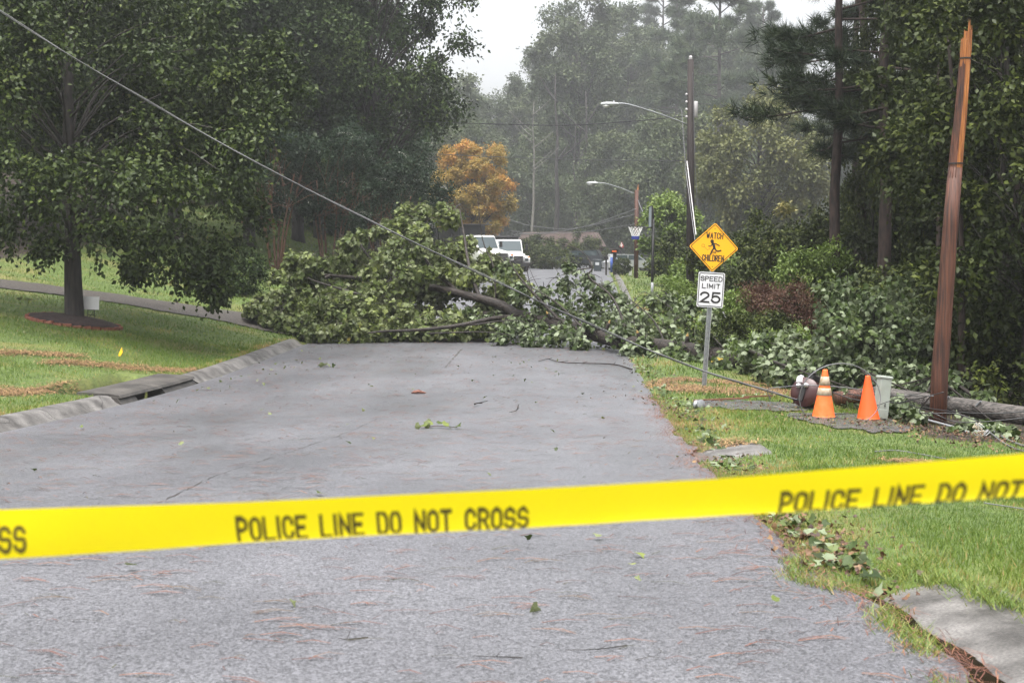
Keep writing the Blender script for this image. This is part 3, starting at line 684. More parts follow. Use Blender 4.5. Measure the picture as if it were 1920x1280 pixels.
def crown_clumps(n, c, r, cr, shell=.55, zmin=-.85, flat=1.0):
    out = []
    while len(out) < n:
        v = rng.normal(size=3); v /= np.linalg.norm(v); q = shell + (1 - shell) * rng.random() ** .6; v = v * q
        if v[2] < zmin: continue
        k = cr * rng.uniform(.7, 1.25)
        out.append((c[0] + v[0] * r[0], c[1] + v[1] * r[1], c[2] + v[2] * r[2], k))
    return np.array(out)

def limbs(mb, base, top, r0, targets, zlo, taper=.35, wob=.15, n=6, limb_r=.28, curve=.35, r1=None, tube_n=8, limb_frac=1.0):
    """a tapered trunk with curved limbs out to the clumps"""
    base = Vector(base); top = Vector(top); H = (top - base).length
    pts = []
    for i in range(n + 1):
        t = i / n; p = base.lerp(top, t); k = wob * math.sin(t * math.pi)
        pts.append(p + Vector((rnd.uniform(-1, 1), rnd.uniform(-1, 1), 0)) * k)
    rr = [r0 * (1 - (1 - taper) * (i / n)) * (1.35 if i == 0 else 1) for i in range(n + 1)]
    pts.insert(1, pts[0].lerp(pts[1], .18)); rr.insert(1, r0 * 1.03)
    mb.tube(pts, rr, tube_n)
    for c in targets:
        if rnd.random() > limb_frac: continue
        c = Vector(c[:3]); hz = max(zlo, min(.92, (c.z - base.z) / H - .12 - .25 * rnd.random()))
        f = hz * n; i = min(int(f), n - 1); a = pts[i + 1 if i else 0].lerp(pts[i + 2], f - i) if i < n else pts[-1]
        mid = a.lerp(c, .5) + Vector((0, 0, curve * (c - a).length * .35)) + Vector((rnd.uniform(-1, 1), rnd.uniform(-1, 1), rnd.uniform(-.5, .5))) * .12 * (c - a).length
        R0 = r0 * limb_r * (1 - .5 * hz)
        mb.tube(catmull([a, mid, c], 4), [R0 * (1 - .8 * k / 8) for k in range(9)], 5, cap=False)
    return pts

def join_leaves(sets):
    off = 0; Vs, Fs, Xs = [], [], []
    for v_, f_, x_ in sets: Vs.append(v_); Fs.append(f_ + off); Xs.append(x_); off += len(v_)
    return np.concatenate(Vs), np.concatenate(Fs), np.concatenate(Xs)

def tree(name, label, cat, base, H, r0, clumps, ns, m, size, leaf, bark, group=None, zlo=.3, lean=(0, 0), shape='simple', local=True, extra=None, wid=.62, limb_frac=1.0, **kw):
    """builds at local origin; base is the world position.  clumps are local to the base"""
    root = thing(name, label, cat, base, group=group)
    mb = MB(); lk = {k: kw.pop(k) for k in ('taper', 'wob', 'limb_r', 'curve', 'n', 'tube_n') if k in kw}
    limbs(mb, (0, 0, -.15), (lean[0], lean[1], H * .86), r0, clumps, zlo, limb_frac=limb_frac, **lk)
    mb.build('trunk', M[bark], root, smooth=True)
    P, ax, nr, sz, var = sprigs(clumps, ns, m, size, **kw)
    V, F, X = leaf_faces(P, ax, nr, sz, shape, var, wid)
    if extra is not None: V, F, X = join_leaves([(V, F, X), extra])
    link('crown', npmesh('crown', V, F, M[leaf], var=X), root)
    return root

def pine(name, label, base, H, r0, crown_from, spread, ntuft, size, leaf, bark, group=None, nlimb=26, lean=(0, 0), wid=1.0, droop=.0):
    root = thing(name, label, 'pine tree', base, group=group); mb = MB(); Ps, As = [], []
    limbs(mb, (0, 0, -.15), (lean[0], lean[1], H), r0, [], .3, taper=.25, wob=.10, n=7)
    for i in range(nlimb):
        t = crown_from + (1 - crown_from) * ((i + rnd.random()) / nlimb); z = H * t
        q = (t - crown_from) / (1 - crown_from); ln = spread * (.45 + .55 * rnd.random()) * (1 - .75 * q ** 1.6) * (.55 + .45 * min(1, q * 4 + .3))
        a = rnd.uniform(0, 2 * math.pi); o = Vector((lean[0] * t, lean[1] * t, z)); d = Vector((math.cos(a), math.sin(a), .05 + .35 * q - droop + rnd.uniform(-.28, .34)))
        e = o + d * ln; mid = o.lerp(e, .55) + Vector((rnd.uniform(-.1, .1), rnd.uniform(-.1, .1), .05 - .10 * (1 - q))) * ln
        pts = catmull([o, mid, e], 4); mb.tube(pts, [r0 * .22 * (1 - .8 * k / 8) for k in range(9)], 5, cap=False)
        for j in range(3):
            k = rnd.randint(3, 7); s = pts[k]; b2 = a + rnd.choice((-1, 1)) * rnd.uniform(.4, .9); ee = s + Vector((math.cos(b2), math.sin(b2), .12)) * ln * .4
            mb.tube([s, s.lerp(ee, .5) + Vector((0, 0, -.03 * ln)), ee], [r0 * .09, r0 * .07, r0 * .03], 4, cap=False)
            for _ in range(ntuft // (nlimb * 4) + 1):
                w = rnd.uniform(.3, 1.05); p = s.lerp(ee, w); Ps.append((p.x + rnd.gauss(0, .05 * ln), p.y + rnd.gauss(0, .05 * ln), p.z + rnd.gauss(0, .035 * ln))); As.append((math.cos(b2), math.sin(b2), .5))
        for _ in range(ntuft // (nlimb * 4) + 1):
            w = rnd.uniform(.45, 1.03); f = min(w, .999) * 8; k = int(f); p = pts[k].lerp(pts[k + 1], f - k)
            Ps.append((p.x + rnd.gauss(0, .05 * ln), p.y + rnd.gauss(0, .05 * ln), p.z + rnd.gauss(0, .035 * ln))); As.append((d.x, d.y, .45))
    mb.build('trunk', M[bark], root, smooth=True)
    P = np.array(Ps); A_ = np.array(As) + rng.normal(size=P.shape) * .35
    V, F, X = leaf_faces(P, A_, A_ * 0 + np.array([[.1, .2, 1.]]), size * rng.uniform(.7, 1.2, len(P)), 'needle', rng.random(len(P)), wid)
    link('crown', npmesh('crown', V, F, M[leaf], var=X), root)
    return root

def place(o, loc, rz=0., s=1., label=None, group=None, sz=None):
    c = copy_tree(o); c.location = loc; c.rotation_euler = (0, 0, rz); c.scale = (s, s, sz or s)
    if label: c['label'] = label
    if group: c['group'] = group
    return c

# ------------------------------------------------------------------ the round pear tree on the left lawn
TB = G(140, 603)
def tp(px, py, d): p = at(px, py, d); return (p.x - TB.x, p.y - TB.y, p.z - TB.z)
cl = list(crown_clumps(100, (-.2, .4, 5.6), (4.7, 4.2, 3.9), 1.05, .5, -.62))
for px, py, d, r_ in ((60, 380, 31, .95), (190, 420, 31, .8), (330, 440, 31, 1.0), (420, 450, 32, .95), (470, 390, 33, .8), (400, 520, 31.5, .62), (405, 545, 31.5, .4), (350, 500, 32, .75), (270, 450, 31, .8), (250, 500, 32.5, .45),
                      (235, 330, 29.5, 1.1), (110, 320, 29.6, 1.1), (20, 300, 30, 1.1), (330, 350, 30, 1.1), (430, 330, 31, 1.0), (500, 200, 32, .9), (540, 150, 33, .8), (460, 250, 31, .9), (520, 90, 33, .8), (90, 450, 33, .6), (0, 420, 33, .8), (-70, 400, 33, 1)):
    cl.append((*tp(px, py, d), r_))
cl = np.array(cl)
tree('pear_tree', 'round dark green pear tree standing in the mulch ring on the left lawn', 'tree', TB, 8.2, .235, cl, 40, 17, .125, 'leaf_pear', 'bark_dark', zlo=.28, lean=(-.1, .1), droop=.45, leaf_droop=.55, tint=.2, wob=.05, wid=.66, limb_frac=.4, limb_r=.2, curve=.5)

# ------------------------------------------------------------------ tall trees of the left bank
def big_arch(name, label, H, rx, n, cr, ns, m, size, leaf, bark, lowest=.28, r0=.3, **kw):
    c = crown_clumps(n, (0, 0, H * (lowest + 1) / 2 + .0), (rx, rx, H * (1 - lowest) / 2), cr, .5, -.95)
    return tree(name, label, 'tree', (0, 0, 0), H, r0, c, ns, m, size, leaf, bark, zlo=.25, **kw)
A1 = big_arch('oak_tree', 'tall dark oak at the far edge of the left woods, its crown overhanging the road', 19, 5.2, 95, 1.35, 34, 13, .21, 'leaf_dark', 'bark_dark', .2, .32, droop=.3, tint=.35)
A2 = big_arch('oak_tree', 'broad dark tree behind the crape myrtles on the left bank', 16, 5.6, 95, 1.3, 34, 13, .20, 'leaf_dark', 'bark_dark', .12, .3, droop=.3, tint=.35)
def gp(px, d): return px_on(px, d)
A1.location = gp(702, 71); A1.rotation_euler = (0, 0, 1.1); A1.scale = (.92, .92, 1.05)
A2.location = gp(600, 80); A2.scale = (1, 1, 1.1)
LB = 'dark trees of the left bank'
place(A1, gp(560, 74), 2.3, 1.0, 'dark tree between the pear tree crown and the overhanging oak', LB)
place(A2, gp(470, 66), .7, .95, 'dark tree behind the right-hand edge of the pear tree crown', LB)
for px, d, rz, s, o in ((330, 62, 3.1, 1.05, A1), (200, 57, .4, 1.0, A2), (60, 60, 4.4, 1.05, A1), (-60, 52, 1.9, 1.0, A2), (250, 78, 5, 1.1, A1), (110, 82, 2.7, 1.1, A2), (390, 88, 3.9, 1.1, A2)):
    place(o, gp(px, d), rz, s, 'dark tree in the deep shade behind the pear tree on the left bank', LB)
place(A2, gp(735, 84), 5.2, .45, 'smaller dark tree at the roadside right of the crape myrtles', LB)

# crape myrtles: several reddish stems from one foot
def myrtle(label, base, H, stems, n, seed_spread, px_off=0, lowz=.42, rxy=2.6, flowers=60):
    root = thing('crape_myrtle', label, 'tree', base, group='crape myrtles beside the fallen tree')
    c = crown_clumps(n, (px_off, 0, H * .66), (rxy, rxy, H * .36), .8, .45, -.9)
    mb = MB()
    for i in range(stems):
        a = 2 * math.pi * i / stems + .4; t = Vector((math.cos(a) * rxy * .42 + px_off * .6, math.sin(a) * rxy * .42, H * .62)); b0 = Vector((math.cos(a) * seed_spread, math.sin(a) * seed_spread, -.1))
        mb = MB(); P = catmull([b0, b0.lerp(t, .4) + Vector((rnd.uniform(-.08, .08), rnd.uniform(-.08, .08), .2)), t], 5); mb.tube(P, [.062 - .035 * k / 10 for k in range(11)], 6)
        for q in c[i::stems]: mb.tube([P[7], P[7].lerp(Vector(q[:3]), .5) + Vector((0, 0, .15)), Vector(q[:3])], [.025, .018, .008], 4, cap=False)
        mb.build('stem', M['bark_red'], root, smooth=True)
    P, ax, nr, sz, var = sprigs(c, 34, 18, .10, droop=.2, tint=.2)
    V, F, X = leaf_faces(P, ax, nr, sz, 'simple', var); link('crown', npmesh('crown', V, F, M['leaf_myrtle'], var=X), root)
    # arching white flower sprays on the upper right side
    S_ = []
    for _ in range(flowers):
        a = rnd.uniform(-1.9, .6); q = c[rnd.randrange(len(c))]; o = np.array([q[0], q[1] - q[3] * .8, q[2] + q[3] * .2]); d = np.array([math.cos(a) * .7 + .35, -.25, .25]); ln = rnd.uniform(.4, .9)
        t = np.linspace(0, 1, 16)[:, None]; S_.append(o + d * t * ln + np.array([0, 0, -.45]) * t * t * ln)
    if S_:
        P = np.concatenate(S_); P += rng.normal(size=P.shape) * .018; n_ = len(P)
        V, F, X = leaf_faces(P, rng.normal(size=(n_, 3)), rng.normal(size=(n_, 3)), np.full(n_, .045), 'simple', rng.random(n_)); link('blossom_sprays', npmesh('blossom_sprays', V, F, M['blossom'], var=X), root).__setitem__('kind', 'stuff')
    return root
myrtle('leftmost crape myrtle with slim reddish stems, beside the upper lawn', on(-9.6, 58), 6.3, 6, 30, .18, flowers=0)
myrtle('crape myrtle with reddish stems and white flower sprays, beside the green marker post', on(-7.6, 59.5), 6.6, 7, 36, .2, px_off=.5, flowers=26)
myrtle('crape myrtle nearest the road, dark and leaning over it with white sprays', on(-5.6, 62), 6.5, 6, 36, .2, px_off=.3, flowers=30)

# woods behind the left trees, and beyond the far forest: distant mass nobody could count
def wood_mass(name, label, spots, size, leaf):
    c = np.array(spots); P, ax, nr, sz, var = sprigs(c, 26, 9, size, droop=.2, tint=.4)
    V, F, X = leaf_faces(P, ax, nr, sz, 'simple', var); return tag(link(name, npmesh(name, V, F, M[leaf], var=X)), label, kind='stuff')
sp = []
for _ in range(520):
    y = rnd.uniform(86, 108); x = rnd.uniform(-58, -9.5) * (y / 95); sp.append((x, y, float(hgt(x, y)) + rnd.uniform(.5, 21) * min(1, (abs(x) - 4) / 9), rnd.uniform(1.8, 2.8)))
wood_mass('woods', 'dark woods massed on the left hill behind the lawn trees', sp, .6, 'leaf_dark')
sp = []
for _ in range(420):
    y = rnd.uniform(305, 365); x = rnd.uniform(-75, 120); sp.append((x, y, float(hgt(x, y)) + rnd.uniform(0, 24) * rnd.random() ** .3, rnd.uniform(3.2, 5.2)))
wood_mass('woods', 'hazy woods closing the far end of the road', sp, 1.3, 'leaf_far')
sp = []
for _ in range(420):
    y = rnd.uniform(50, 95); x = y * .36 + rnd.uniform(0, 14); sp.append((x, y, float(hgt(x, y)) + rnd.uniform(0, 20), rnd.uniform(1.5, 2.4)))
wood_mass('woods', 'dark woods massed behind the tall pines on the right', sp, .42, 'leaf_wood')

# ------------------------------------------------------------------ the misty forest across the end of the road
FG = 'misty forest trees'
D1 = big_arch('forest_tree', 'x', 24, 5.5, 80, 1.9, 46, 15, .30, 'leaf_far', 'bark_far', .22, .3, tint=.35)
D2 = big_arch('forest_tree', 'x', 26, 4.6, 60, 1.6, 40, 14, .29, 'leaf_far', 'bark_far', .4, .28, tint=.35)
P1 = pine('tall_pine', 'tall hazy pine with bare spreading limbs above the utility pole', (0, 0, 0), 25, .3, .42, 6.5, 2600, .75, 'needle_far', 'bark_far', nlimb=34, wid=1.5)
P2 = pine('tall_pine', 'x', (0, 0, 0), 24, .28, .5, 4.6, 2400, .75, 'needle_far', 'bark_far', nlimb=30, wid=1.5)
fhaz = 'tall grey-green tree in the misty forest beyond the trucks'
def far(o, px, d, rz, s, label=fhaz, sz=None, first=[]):
    d *= 1.6; s *= 1.6; g = gp(px, d)
    if id(o) in first: return place(o, g, rz, s, label, FG, sz)
    first.append(id(o)); o.location = g; o.rotation_euler = (0, 0, rz); o.scale = (s, s, sz or s); o['label'] = label; o['group'] = FG; return o
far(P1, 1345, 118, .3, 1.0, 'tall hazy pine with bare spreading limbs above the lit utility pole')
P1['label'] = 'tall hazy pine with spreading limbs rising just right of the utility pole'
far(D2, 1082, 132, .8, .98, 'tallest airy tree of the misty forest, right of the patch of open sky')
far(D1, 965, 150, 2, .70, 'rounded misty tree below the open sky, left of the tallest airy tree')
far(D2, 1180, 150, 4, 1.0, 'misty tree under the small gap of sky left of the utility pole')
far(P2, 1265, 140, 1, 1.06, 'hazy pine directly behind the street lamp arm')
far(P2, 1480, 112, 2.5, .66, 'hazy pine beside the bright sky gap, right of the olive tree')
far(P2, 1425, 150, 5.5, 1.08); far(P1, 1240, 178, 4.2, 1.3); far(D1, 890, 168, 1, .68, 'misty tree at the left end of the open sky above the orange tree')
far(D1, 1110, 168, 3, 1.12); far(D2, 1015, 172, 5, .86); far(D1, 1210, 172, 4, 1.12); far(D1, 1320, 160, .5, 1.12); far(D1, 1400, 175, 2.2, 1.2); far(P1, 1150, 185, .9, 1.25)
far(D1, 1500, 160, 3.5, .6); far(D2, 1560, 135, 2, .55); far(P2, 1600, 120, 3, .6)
# lower, nearer forest edge
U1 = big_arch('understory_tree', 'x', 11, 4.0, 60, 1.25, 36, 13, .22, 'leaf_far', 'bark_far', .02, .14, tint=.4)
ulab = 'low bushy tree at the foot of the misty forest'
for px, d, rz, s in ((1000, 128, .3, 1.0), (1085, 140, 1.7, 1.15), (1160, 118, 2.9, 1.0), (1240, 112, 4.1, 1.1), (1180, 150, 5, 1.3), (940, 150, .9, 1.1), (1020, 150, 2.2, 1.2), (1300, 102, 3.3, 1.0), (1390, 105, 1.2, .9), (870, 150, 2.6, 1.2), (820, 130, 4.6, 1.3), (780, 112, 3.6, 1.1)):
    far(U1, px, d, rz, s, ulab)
# bare-looking trunks between
def stick(name, label, px, d, py_top, r_, bk, fork=0, grp='bare trunks in the misty forest'):
    g = gp(px, d); t = at(px + rnd.uniform(-6, 6), py_top, d); root = thing(name, label, 'tree', g, group=grp); mb = MB(); H = t.z - g.z
    limbs(mb, (0, 0, -.2), (t.x - g.x, 0, H), r_, [], .3, taper=.14, wob=.3); mb.build('trunk', M[bk], root, smooth=True)
    for i in range(fork):
        mb = MB()
        z = H * rnd.uniform(.5, .97); a = rnd.uniform(-1.2, 1.2) + (math.pi if i % 2 else 0); ln = rnd.uniform(2, 4.5)
        mb.tube(catmull([(0, 0, z), (math.cos(a) * ln * .5, -.2, z + ln * .35), (math.cos(a) * ln, -.3, z + ln * .8)], 4), [r_ * .35 * (1 - .08 * k) for k in range(9)], 5); mb.build('limb', M[bk], root, smooth=True)
    return root
stick('bare_trunk', 'dark straight trunk left of the far street lamp, rising into the mist', 1044, 192, 140, .42, 'bark_wood', 4)
stick('bare_trunk', 'dark trunk below the far street lamp head', 1100, 190, 170, .40, 'bark_wood', 2)
stick('bare_trunk', 'slim dark trunk between the two dark trunks left of the far lamp', 1077, 196, 230, .30, 'bark_wood', 2)
stick('bare_trunk', 'pale forked trunk right of the orange tree', 997, 190, 190, .24, 'bark_pale', 7)
stick('bare_trunk', 'pale bare stem above the left of the orange tree', 840, 190, 205, .22, 'bark_pale', 5)

# orange autumn tree, olive round tree, lime tree
c = crown_clumps(120, (0, 0, 5.3), (3.5, 3.0, 5.0), .72, .45, -.95)
tree('orange_tree', 'orange and gold autumn tree behind the white trucks', 'tree', gp(888, 120), 10.0, .16, c * np.array([1, 1, 1, 1]), 36, 14, .17, 'leaf_gold', 'bark_far', zlo=.15, droop=.25, leaf_droop=.2, tint=.55)
c = crown_clumps(90, (0, 0, 8.6), (5.6, 5.2, 6.0), 1.4, .55, -.95)
tree('olive_tree', 'big rounded olive green tree right of the utility pole', 'tree', gp(1418, 118), 14, .3, c, 34, 13, .32, 'leaf_olive', 'bark_far', zlo=.15, droop=.2, tint=.45)
c = crown_clumps(40, (0, 0, 2.9), (1.9, 1.8, 2.3), .65, .5, -.95)
tree('lime_tree', 'small bright green tree between the hoop and the utility pole', 'tree', gp(1258, 78), 4.6, .1, c, 30, 12, .2, 'leaf_lime', 'bark_far', zlo=.1, tint=.4)

# ------------------------------------------------------------------ right-hand woods
rp = pine('tall_pine', 'dark tall pine with ragged boughs against the bright sky on the right', gp(1563, 35), 14.5, .16, .33, 2.5, 3000, .38, 'needle', 'bark_pine', group='tall pines of the right-hand woods', nlimb=34, wid=.8, droop=.12)
place(rp, gp(1655, 34.5), 2.2, 1.15, 'thick-trunked tall pine between the ragged pine and the broken pole', 'tall pines of the right-hand woods')
place(rp, gp(1600, 47), 4.0, 1.1, 'tall pine half hidden between the two nearest pines', 'tall pines of the right-hand woods')
place(rp, gp(1612, 40), 5.3, 1.2, 'dense dark pine just right of the ragged pine', 'tall pines of the right-hand woods')
place(rp, gp(1850, 36), 1.0, 1.1, 'dark pine behind the broken pole on the right', 'tall pines of the right-hand woods')
W1 = big_arch('woodland_tree', 'leafy tree filling the gap between the two nearest right-hand pines', 9.5, 2.2, 56, .75, 34, 15, .125, 'leaf_wood', 'bark_dark', .05, .09, droop=.25, tint=.35)
W2 = big_arch('woodland_tree', 'x', 10.5, 2.5, 64, .8, 34, 15, .13, 'leaf_wood', 'bark_dark', .1, .10, droop=.25, tint=.35)
W1.location = gp(1635, 38); W1.scale = (.5, .5, 1); W1['group'] = W2['group'] = 'leafy woodland trees on the right'
WG = 'leafy woodland trees on the right'
W2.location = gp(1790, 31); W2.scale = (.62, .62, 1); W2['label'] = 'leafy woodland tree directly behind the broken pole'
place(W1, gp(1720, 36), 1.3, .62, 'leafy woodland tree just left of the broken pole', WG, 1.05)
place(W2, gp(1920, 24.5), 2.5, .9, 'leafy bright-edged tree at the right edge beside the broken pole', WG)
place(W1, gp(1870, 29), .6, 1.15, 'leafy tree between the broken pole and the tree at the right edge', WG)
for px, d, rz, s, o in ((1850, 40, 2.2, 1.2, W2), (1900, 42, 4, 1.35, W1), (1960, 38, 5, 1.35, W2), (1830, 46, 1, 1.35, W2), (1760, 50, 3, 1.15, W1), (2010, 30, 1, 1.2, W1), (2060, 36, 2, 1.3, W2), (1680, 52, .3, .85, W1), (1650, 44, 2.8, .62, W2), (1600, 48, 1.1, .5, W1)):
    place(o, gp(px, d), rz, s, 'dark leafy tree deep in the right-hand woods', WG)
# slim trunks in the dark
def sapling(label, px, py, d, lean, H=7):
    g = gp(px, d); mb = MB(); P = catmull([(g.x, g.y, g.z - .2), (g.x + lean * .4 + .1, g.y, g.z + H * .4), (g.x + lean, g.y + .3, g.z + H)], 5); mb.tube(P, [.075 - .05 * k / 10 for k in range(11)], 6)
    tag(mb.build('sapling_trunk', M['bark_pine'], None, True), label, 'sapling', 'slim trunks in the shade right of the broken pole')
sapling('slim reddish trunk in the shade just right of the broken pole', 1800, 0, 24.5, -.25); sapling('slim trunk in the shade near the fallen grey pole end', 1842, 0, 25.5, .9); sapling('slim dark trunk at the right edge in deep shade', 1905, 0, 27, .4); sapling('thin dark trunk behind the pale-leaved bush', 1740, 0, 29, .2)

# bushes and weeds along the right bank
def bush(name, label, base, rx, h, n, cr, size, leaf, ns=30, m=12, group=None, shape='simple', grow=0.0, wid=.62, **kw):
    c = crown_clumps(n, (0, 0, h * .5), (rx, rx, h * .55), cr, .3, -1); c = c[c[:, 2] > .05]
    root = thing(name, label, 'bush', base, group=group); mb = MB()
    for q in c[::2]: mb.tube([(rnd.gauss(0, .08), rnd.gauss(0, .08), -.1), (q[0] * .4, q[1] * .4, q[2] * .5), tuple(q[:3])], [.03, .02, .008], 4, cap=False)
    mb.build('stems', M['bark_dark'], root)
    P, ax, nr, sz, var = sprigs(c, ns, m, size, **kw); V, F, X = leaf_faces(P, ax, nr, sz, shape, var, wid)
    link('foliage', npmesh('foliage', V, F, M[leaf], var=X), root); return root
BG = 'bushes along the right bank'
bush('bush', 'dark green bush behind the yellow diamond sign', gp(1372, 46), 1.35, 3.3, 30, .55, .12, 'leaf_wood', group=BG, tint=.3)
gb = bush('bush', 'tall bush with yellowing tips right of the olive tree', gp(1500, 47), 1.9, 4.3, 40, .7, .13, 'leaf_wood', group=BG, tint=.35)
yp = np.array([(-.75, -.9, 4.0, .35), (-1.2, -.8, 2.8, .4), (-.9, -1.0, 3.0, .3)])
P, ax, nr, sz, var = sprigs(yp, 22, 10, .12); V, F, X = leaf_faces(P, ax, nr, sz, 'simple', var); link('yellow_foliage', npmesh('yellow_foliage', V, F, M['leaf_yellow'], var=X), gb)
bush('bush', 'leafy bush between the yellow-tipped bush and the ragged pine', gp(1590, 37), 1.5, 3.6, 34, .6, .12, 'leaf_wood', group=BG, tint=.35)
b2 = bush('bush', 'bright green feathery weeds left of the sign', gp(1285, 43), 1.15, 1.35, 26, .4, .10, 'leaf_lime', group=BG, shape='simple', wid=.35, up=.8)
bush('bush', 'bright green weeds just right of the speed limit sign', gp(1385, 34), 1.0, 1.65, 26, .42, .10, 'leaf_lime', group=BG, wid=.4, up=.6)
bush('bush', 'low dark green weeds behind the sign post', gp(1420, 31.5), 1.1, 1.2, 24, .42, .09, 'leaf_wood', group=BG, wid=.4, up=.5)
bush('bush', 'rusty brown dead brush between the sign and the pale-leaved bush', gp(1480, 33), 1.15, 1.75, 34, .45, .07, 'leaf_red', 34, 14, group=BG, wid=.3, up=.5)
bush('bush', 'second patch of rusty brown brush under the yellow-tipped bush', gp(1440, 37), 1.2, 1.7, 24, .45, .08, 'leaf_red', 34, 14, group=BG, wid=.3, up=.5)
bush('bush', 'green weeds at the foot of the rusty brush', gp(1470, 30), 1.0, .9, 22, .36, .09, 'leaf_lime', group=BG, wid=.35, up=.7)
bush('bush', 'upright bright green shrub between the rusty brush and the pale-leaved bush', gp(1528, 35), .9, 2.9, 34, .48, .11, 'leaf_lime', group=BG, wid=.45, up=.5, tint=.35)
bush('bush', 'tall mid-green shrub behind the rusty brush', gp(1445, 41), 1.6, 3.3, 40, .55, .12, 'leaf_wood', group=BG, tint=.35)
bush('bush', 'low green bush at the foot of the ragged pine', gp(1560, 34), 1.4, 2.1, 30, .5, .11, 'leaf_wood', group=BG, tint=.35)
bush('bush', 'low dark bush in shade behind the fallen grey pole', gp(1850, 25), 1.5, 1.6, 30, .5, .10, 'leaf_wood', group=BG, tint=.35)
bush('bush', 'shaded bush between the pale-leaved bush and the broken pole', gp(1700, 29), 1.3, 2.6, 30, .5, .11, 'leaf_wood', group=BG, tint=.35)
bush('bush', 'green shrub at the far right lawn edge behind the hoop', gp(1330, 58), 1.8, 2.2, 30, .6, .14, 'leaf_lime', group=BG, tint=.35)
bush('bush', 'dark bushes behind the green weeds left of the sign', gp(1300, 66), 2.2, 2.9, 30, .7, .16, 'leaf_wood', group=BG, tint=.35)
pb = bush('pale_bush', 'big-leaved bush with pale leaf undersides beside the broken pole', gp(1640, 25.5), 1.05, 2.15, 34, .45, .115, 'leaf_poplar', 15, 9, group=None, shape='lobed', tint=.3, leaf_droop=.6, spread=.14, wid=.5, flip=.12)
for px, d, h, s in ((1552, 25.8, 1.5, .9), (1715, 25, 1.2, .9)): pass
bush('pale_bush', 'upright pale-leaved sprig at the left of the big-leaved bush', gp(1568, 26), .42, 2.05, 10, .3, .115, 'leaf_poplar', 12, 8, shape='lobed', leaf_droop=.5, wid=.5, flip=.4)
for k_, (px, d, h) in enumerate(((960, 122, 1.5), (1000, 126, 1.9), (1040, 120, 1.4), (1075, 128, 1.9), (1110, 124, 1.3), (985, 140, 2.4), (1060, 142, 2.6), (1110, 145, 2.6), (1010, 150, 3.4), (1085, 152, 3.6), (1030, 134, 2.2))):
    bush('bush', 'dark shrub in front of the far brick house' if k_ != 1 else 'dark shrub at the left end of the far house front', gp(px, d), 1.5, h, 16, .6, .22, 'leaf_wood', 20, 10, group='shrubs in front of the far house')
# garden bits on the left bank
bush('bush', 'small bright green shrub on the upper left lawn', gp(478, 72), .5, .5, 8, .25, .10, 'leaf_lime', wid=.4)
fb = bush('flower_bed', 'low red flower bed on the upper left lawn', gp(490, 75), 1.0, .35, 16, .3, .09, 'flower')
bush('bush', 'low shaded shrub in the litter behind the pear tree', gp(440, 48), 1.4, 1.5, 24, .5, .11, 'leaf_dark', droop=.3)

# ------------------------------------------------------------------ the fallen tree across the road
FT = on(4.55, 29.8)
ft = thing('fallen_tree', 'big uprooted leafy tree fallen across the road from right to left', 'fallen tree', FT)
def fp(px, py, d): p = at(px, py, d); return (p.x - FT.x, p.y - FT.y, p.z - FT.z)
def fz(p, dz=.0):                                     # keep a point above the ground
    x, y = p[0] + FT.x, p[1] + FT.y; g = float(max(hgt(x, y), road_z(x, y) if xl(y) < x < xr(y) else -9)) - FT.z + dz
    return (p[0], p[1], max(p[2], g))
trunk_px = [(1440, 688, 29.6), (1390, 683, 30.4), (1300, 664, 32), (1235, 655, 33), (1180, 643, 34), (1120, 628, 35), (1060, 611, 36), (1005, 599, 36.8), (965, 590, 37.4)]
rr = [.19, .195, .195, .19, .185, .175, .165, .155, .16]
tp_ = catmull([fz(fp(*q), r_ * .9) for q, r_ in zip(trunk_px, rr)], 5)
mb = MB(); mb.tube(tp_, list(np.interp(np.linspace(0, 8, len(tp_)), range(9), rr)), 12); mb.build('trunk', M['bark_wet'], ft, smooth=True)
br = [([(968, 592, 37.4), (940, 572, 37.6), (885, 556, 38.2), (820, 540, 39), (740, 530, 40), (660, 520, 41), (600, 515, 41.6)], .15),
      ([(966, 594, 37.3), (925, 597, 36.8), (860, 610, 36.4), (790, 618, 36.4), (720, 621, 36.6), (690, 624, 36.6)], .075),
      ([(960, 590, 37.5), (910, 590, 38.5), (830, 584, 40), (740, 575, 41.5), (640, 570, 42.6), (560, 575, 43.2)], .11),
      ([(900, 560, 38), (880, 500, 39), (870, 440, 40), (862, 392, 40.5)], .06), ([(860, 550, 38.5), (800, 490, 40), (780, 430, 41)], .07), ([(740, 530, 40), (690, 480, 41.5), (670, 445, 42)], .055),
      ([(620, 517, 41.4), (560, 540, 41), (500, 575, 41.5)], .05), ([(930, 570, 37.8), (925, 500, 38), (905, 450, 38.4), (896, 375, 38.6)], .028),
      ([(1055, 606, 36), (1010, 560, 36.4), (975, 520, 36.8), (955, 490, 37)], .045), ([(1180, 636, 34), (1150, 560, 35), (1105, 520, 35.5), (1110, 500, 35.6), (1085, 468, 36), (1008, 444, 36.4)], .032),
      ([(1110, 502, 35.6), (1080, 507, 35.6), (1040, 520, 35.8)], .018), ([(1000, 555, 36.5), (990, 500, 36.6), (1030, 490, 36.6), (1062, 540, 36.4)], .012), ([(1020, 560, 36.2), (1000, 520, 36.5), (990, 495, 36.8)], .010), ([(1250, 650, 33), (1225, 600, 33.4), (1180, 560, 34)], .03),
      ([(1100, 622, 35.2), (1040, 565, 36), (970, 525, 36.6)], .03), ([(1380, 676, 30.5), (1345, 640, 31), (1320, 610, 31.6)], .022), ([(800, 625, 35.8), (900, 622, 35.6), (960, 628, 35.2)], .022),
      ([(700, 560, 38.5), (650, 545, 38.5), (600, 530, 39), (575, 520, 39.4)], .045), ([(880, 610, 36), (960, 600, 35.8), (1000, 610, 35.6)], .02)]
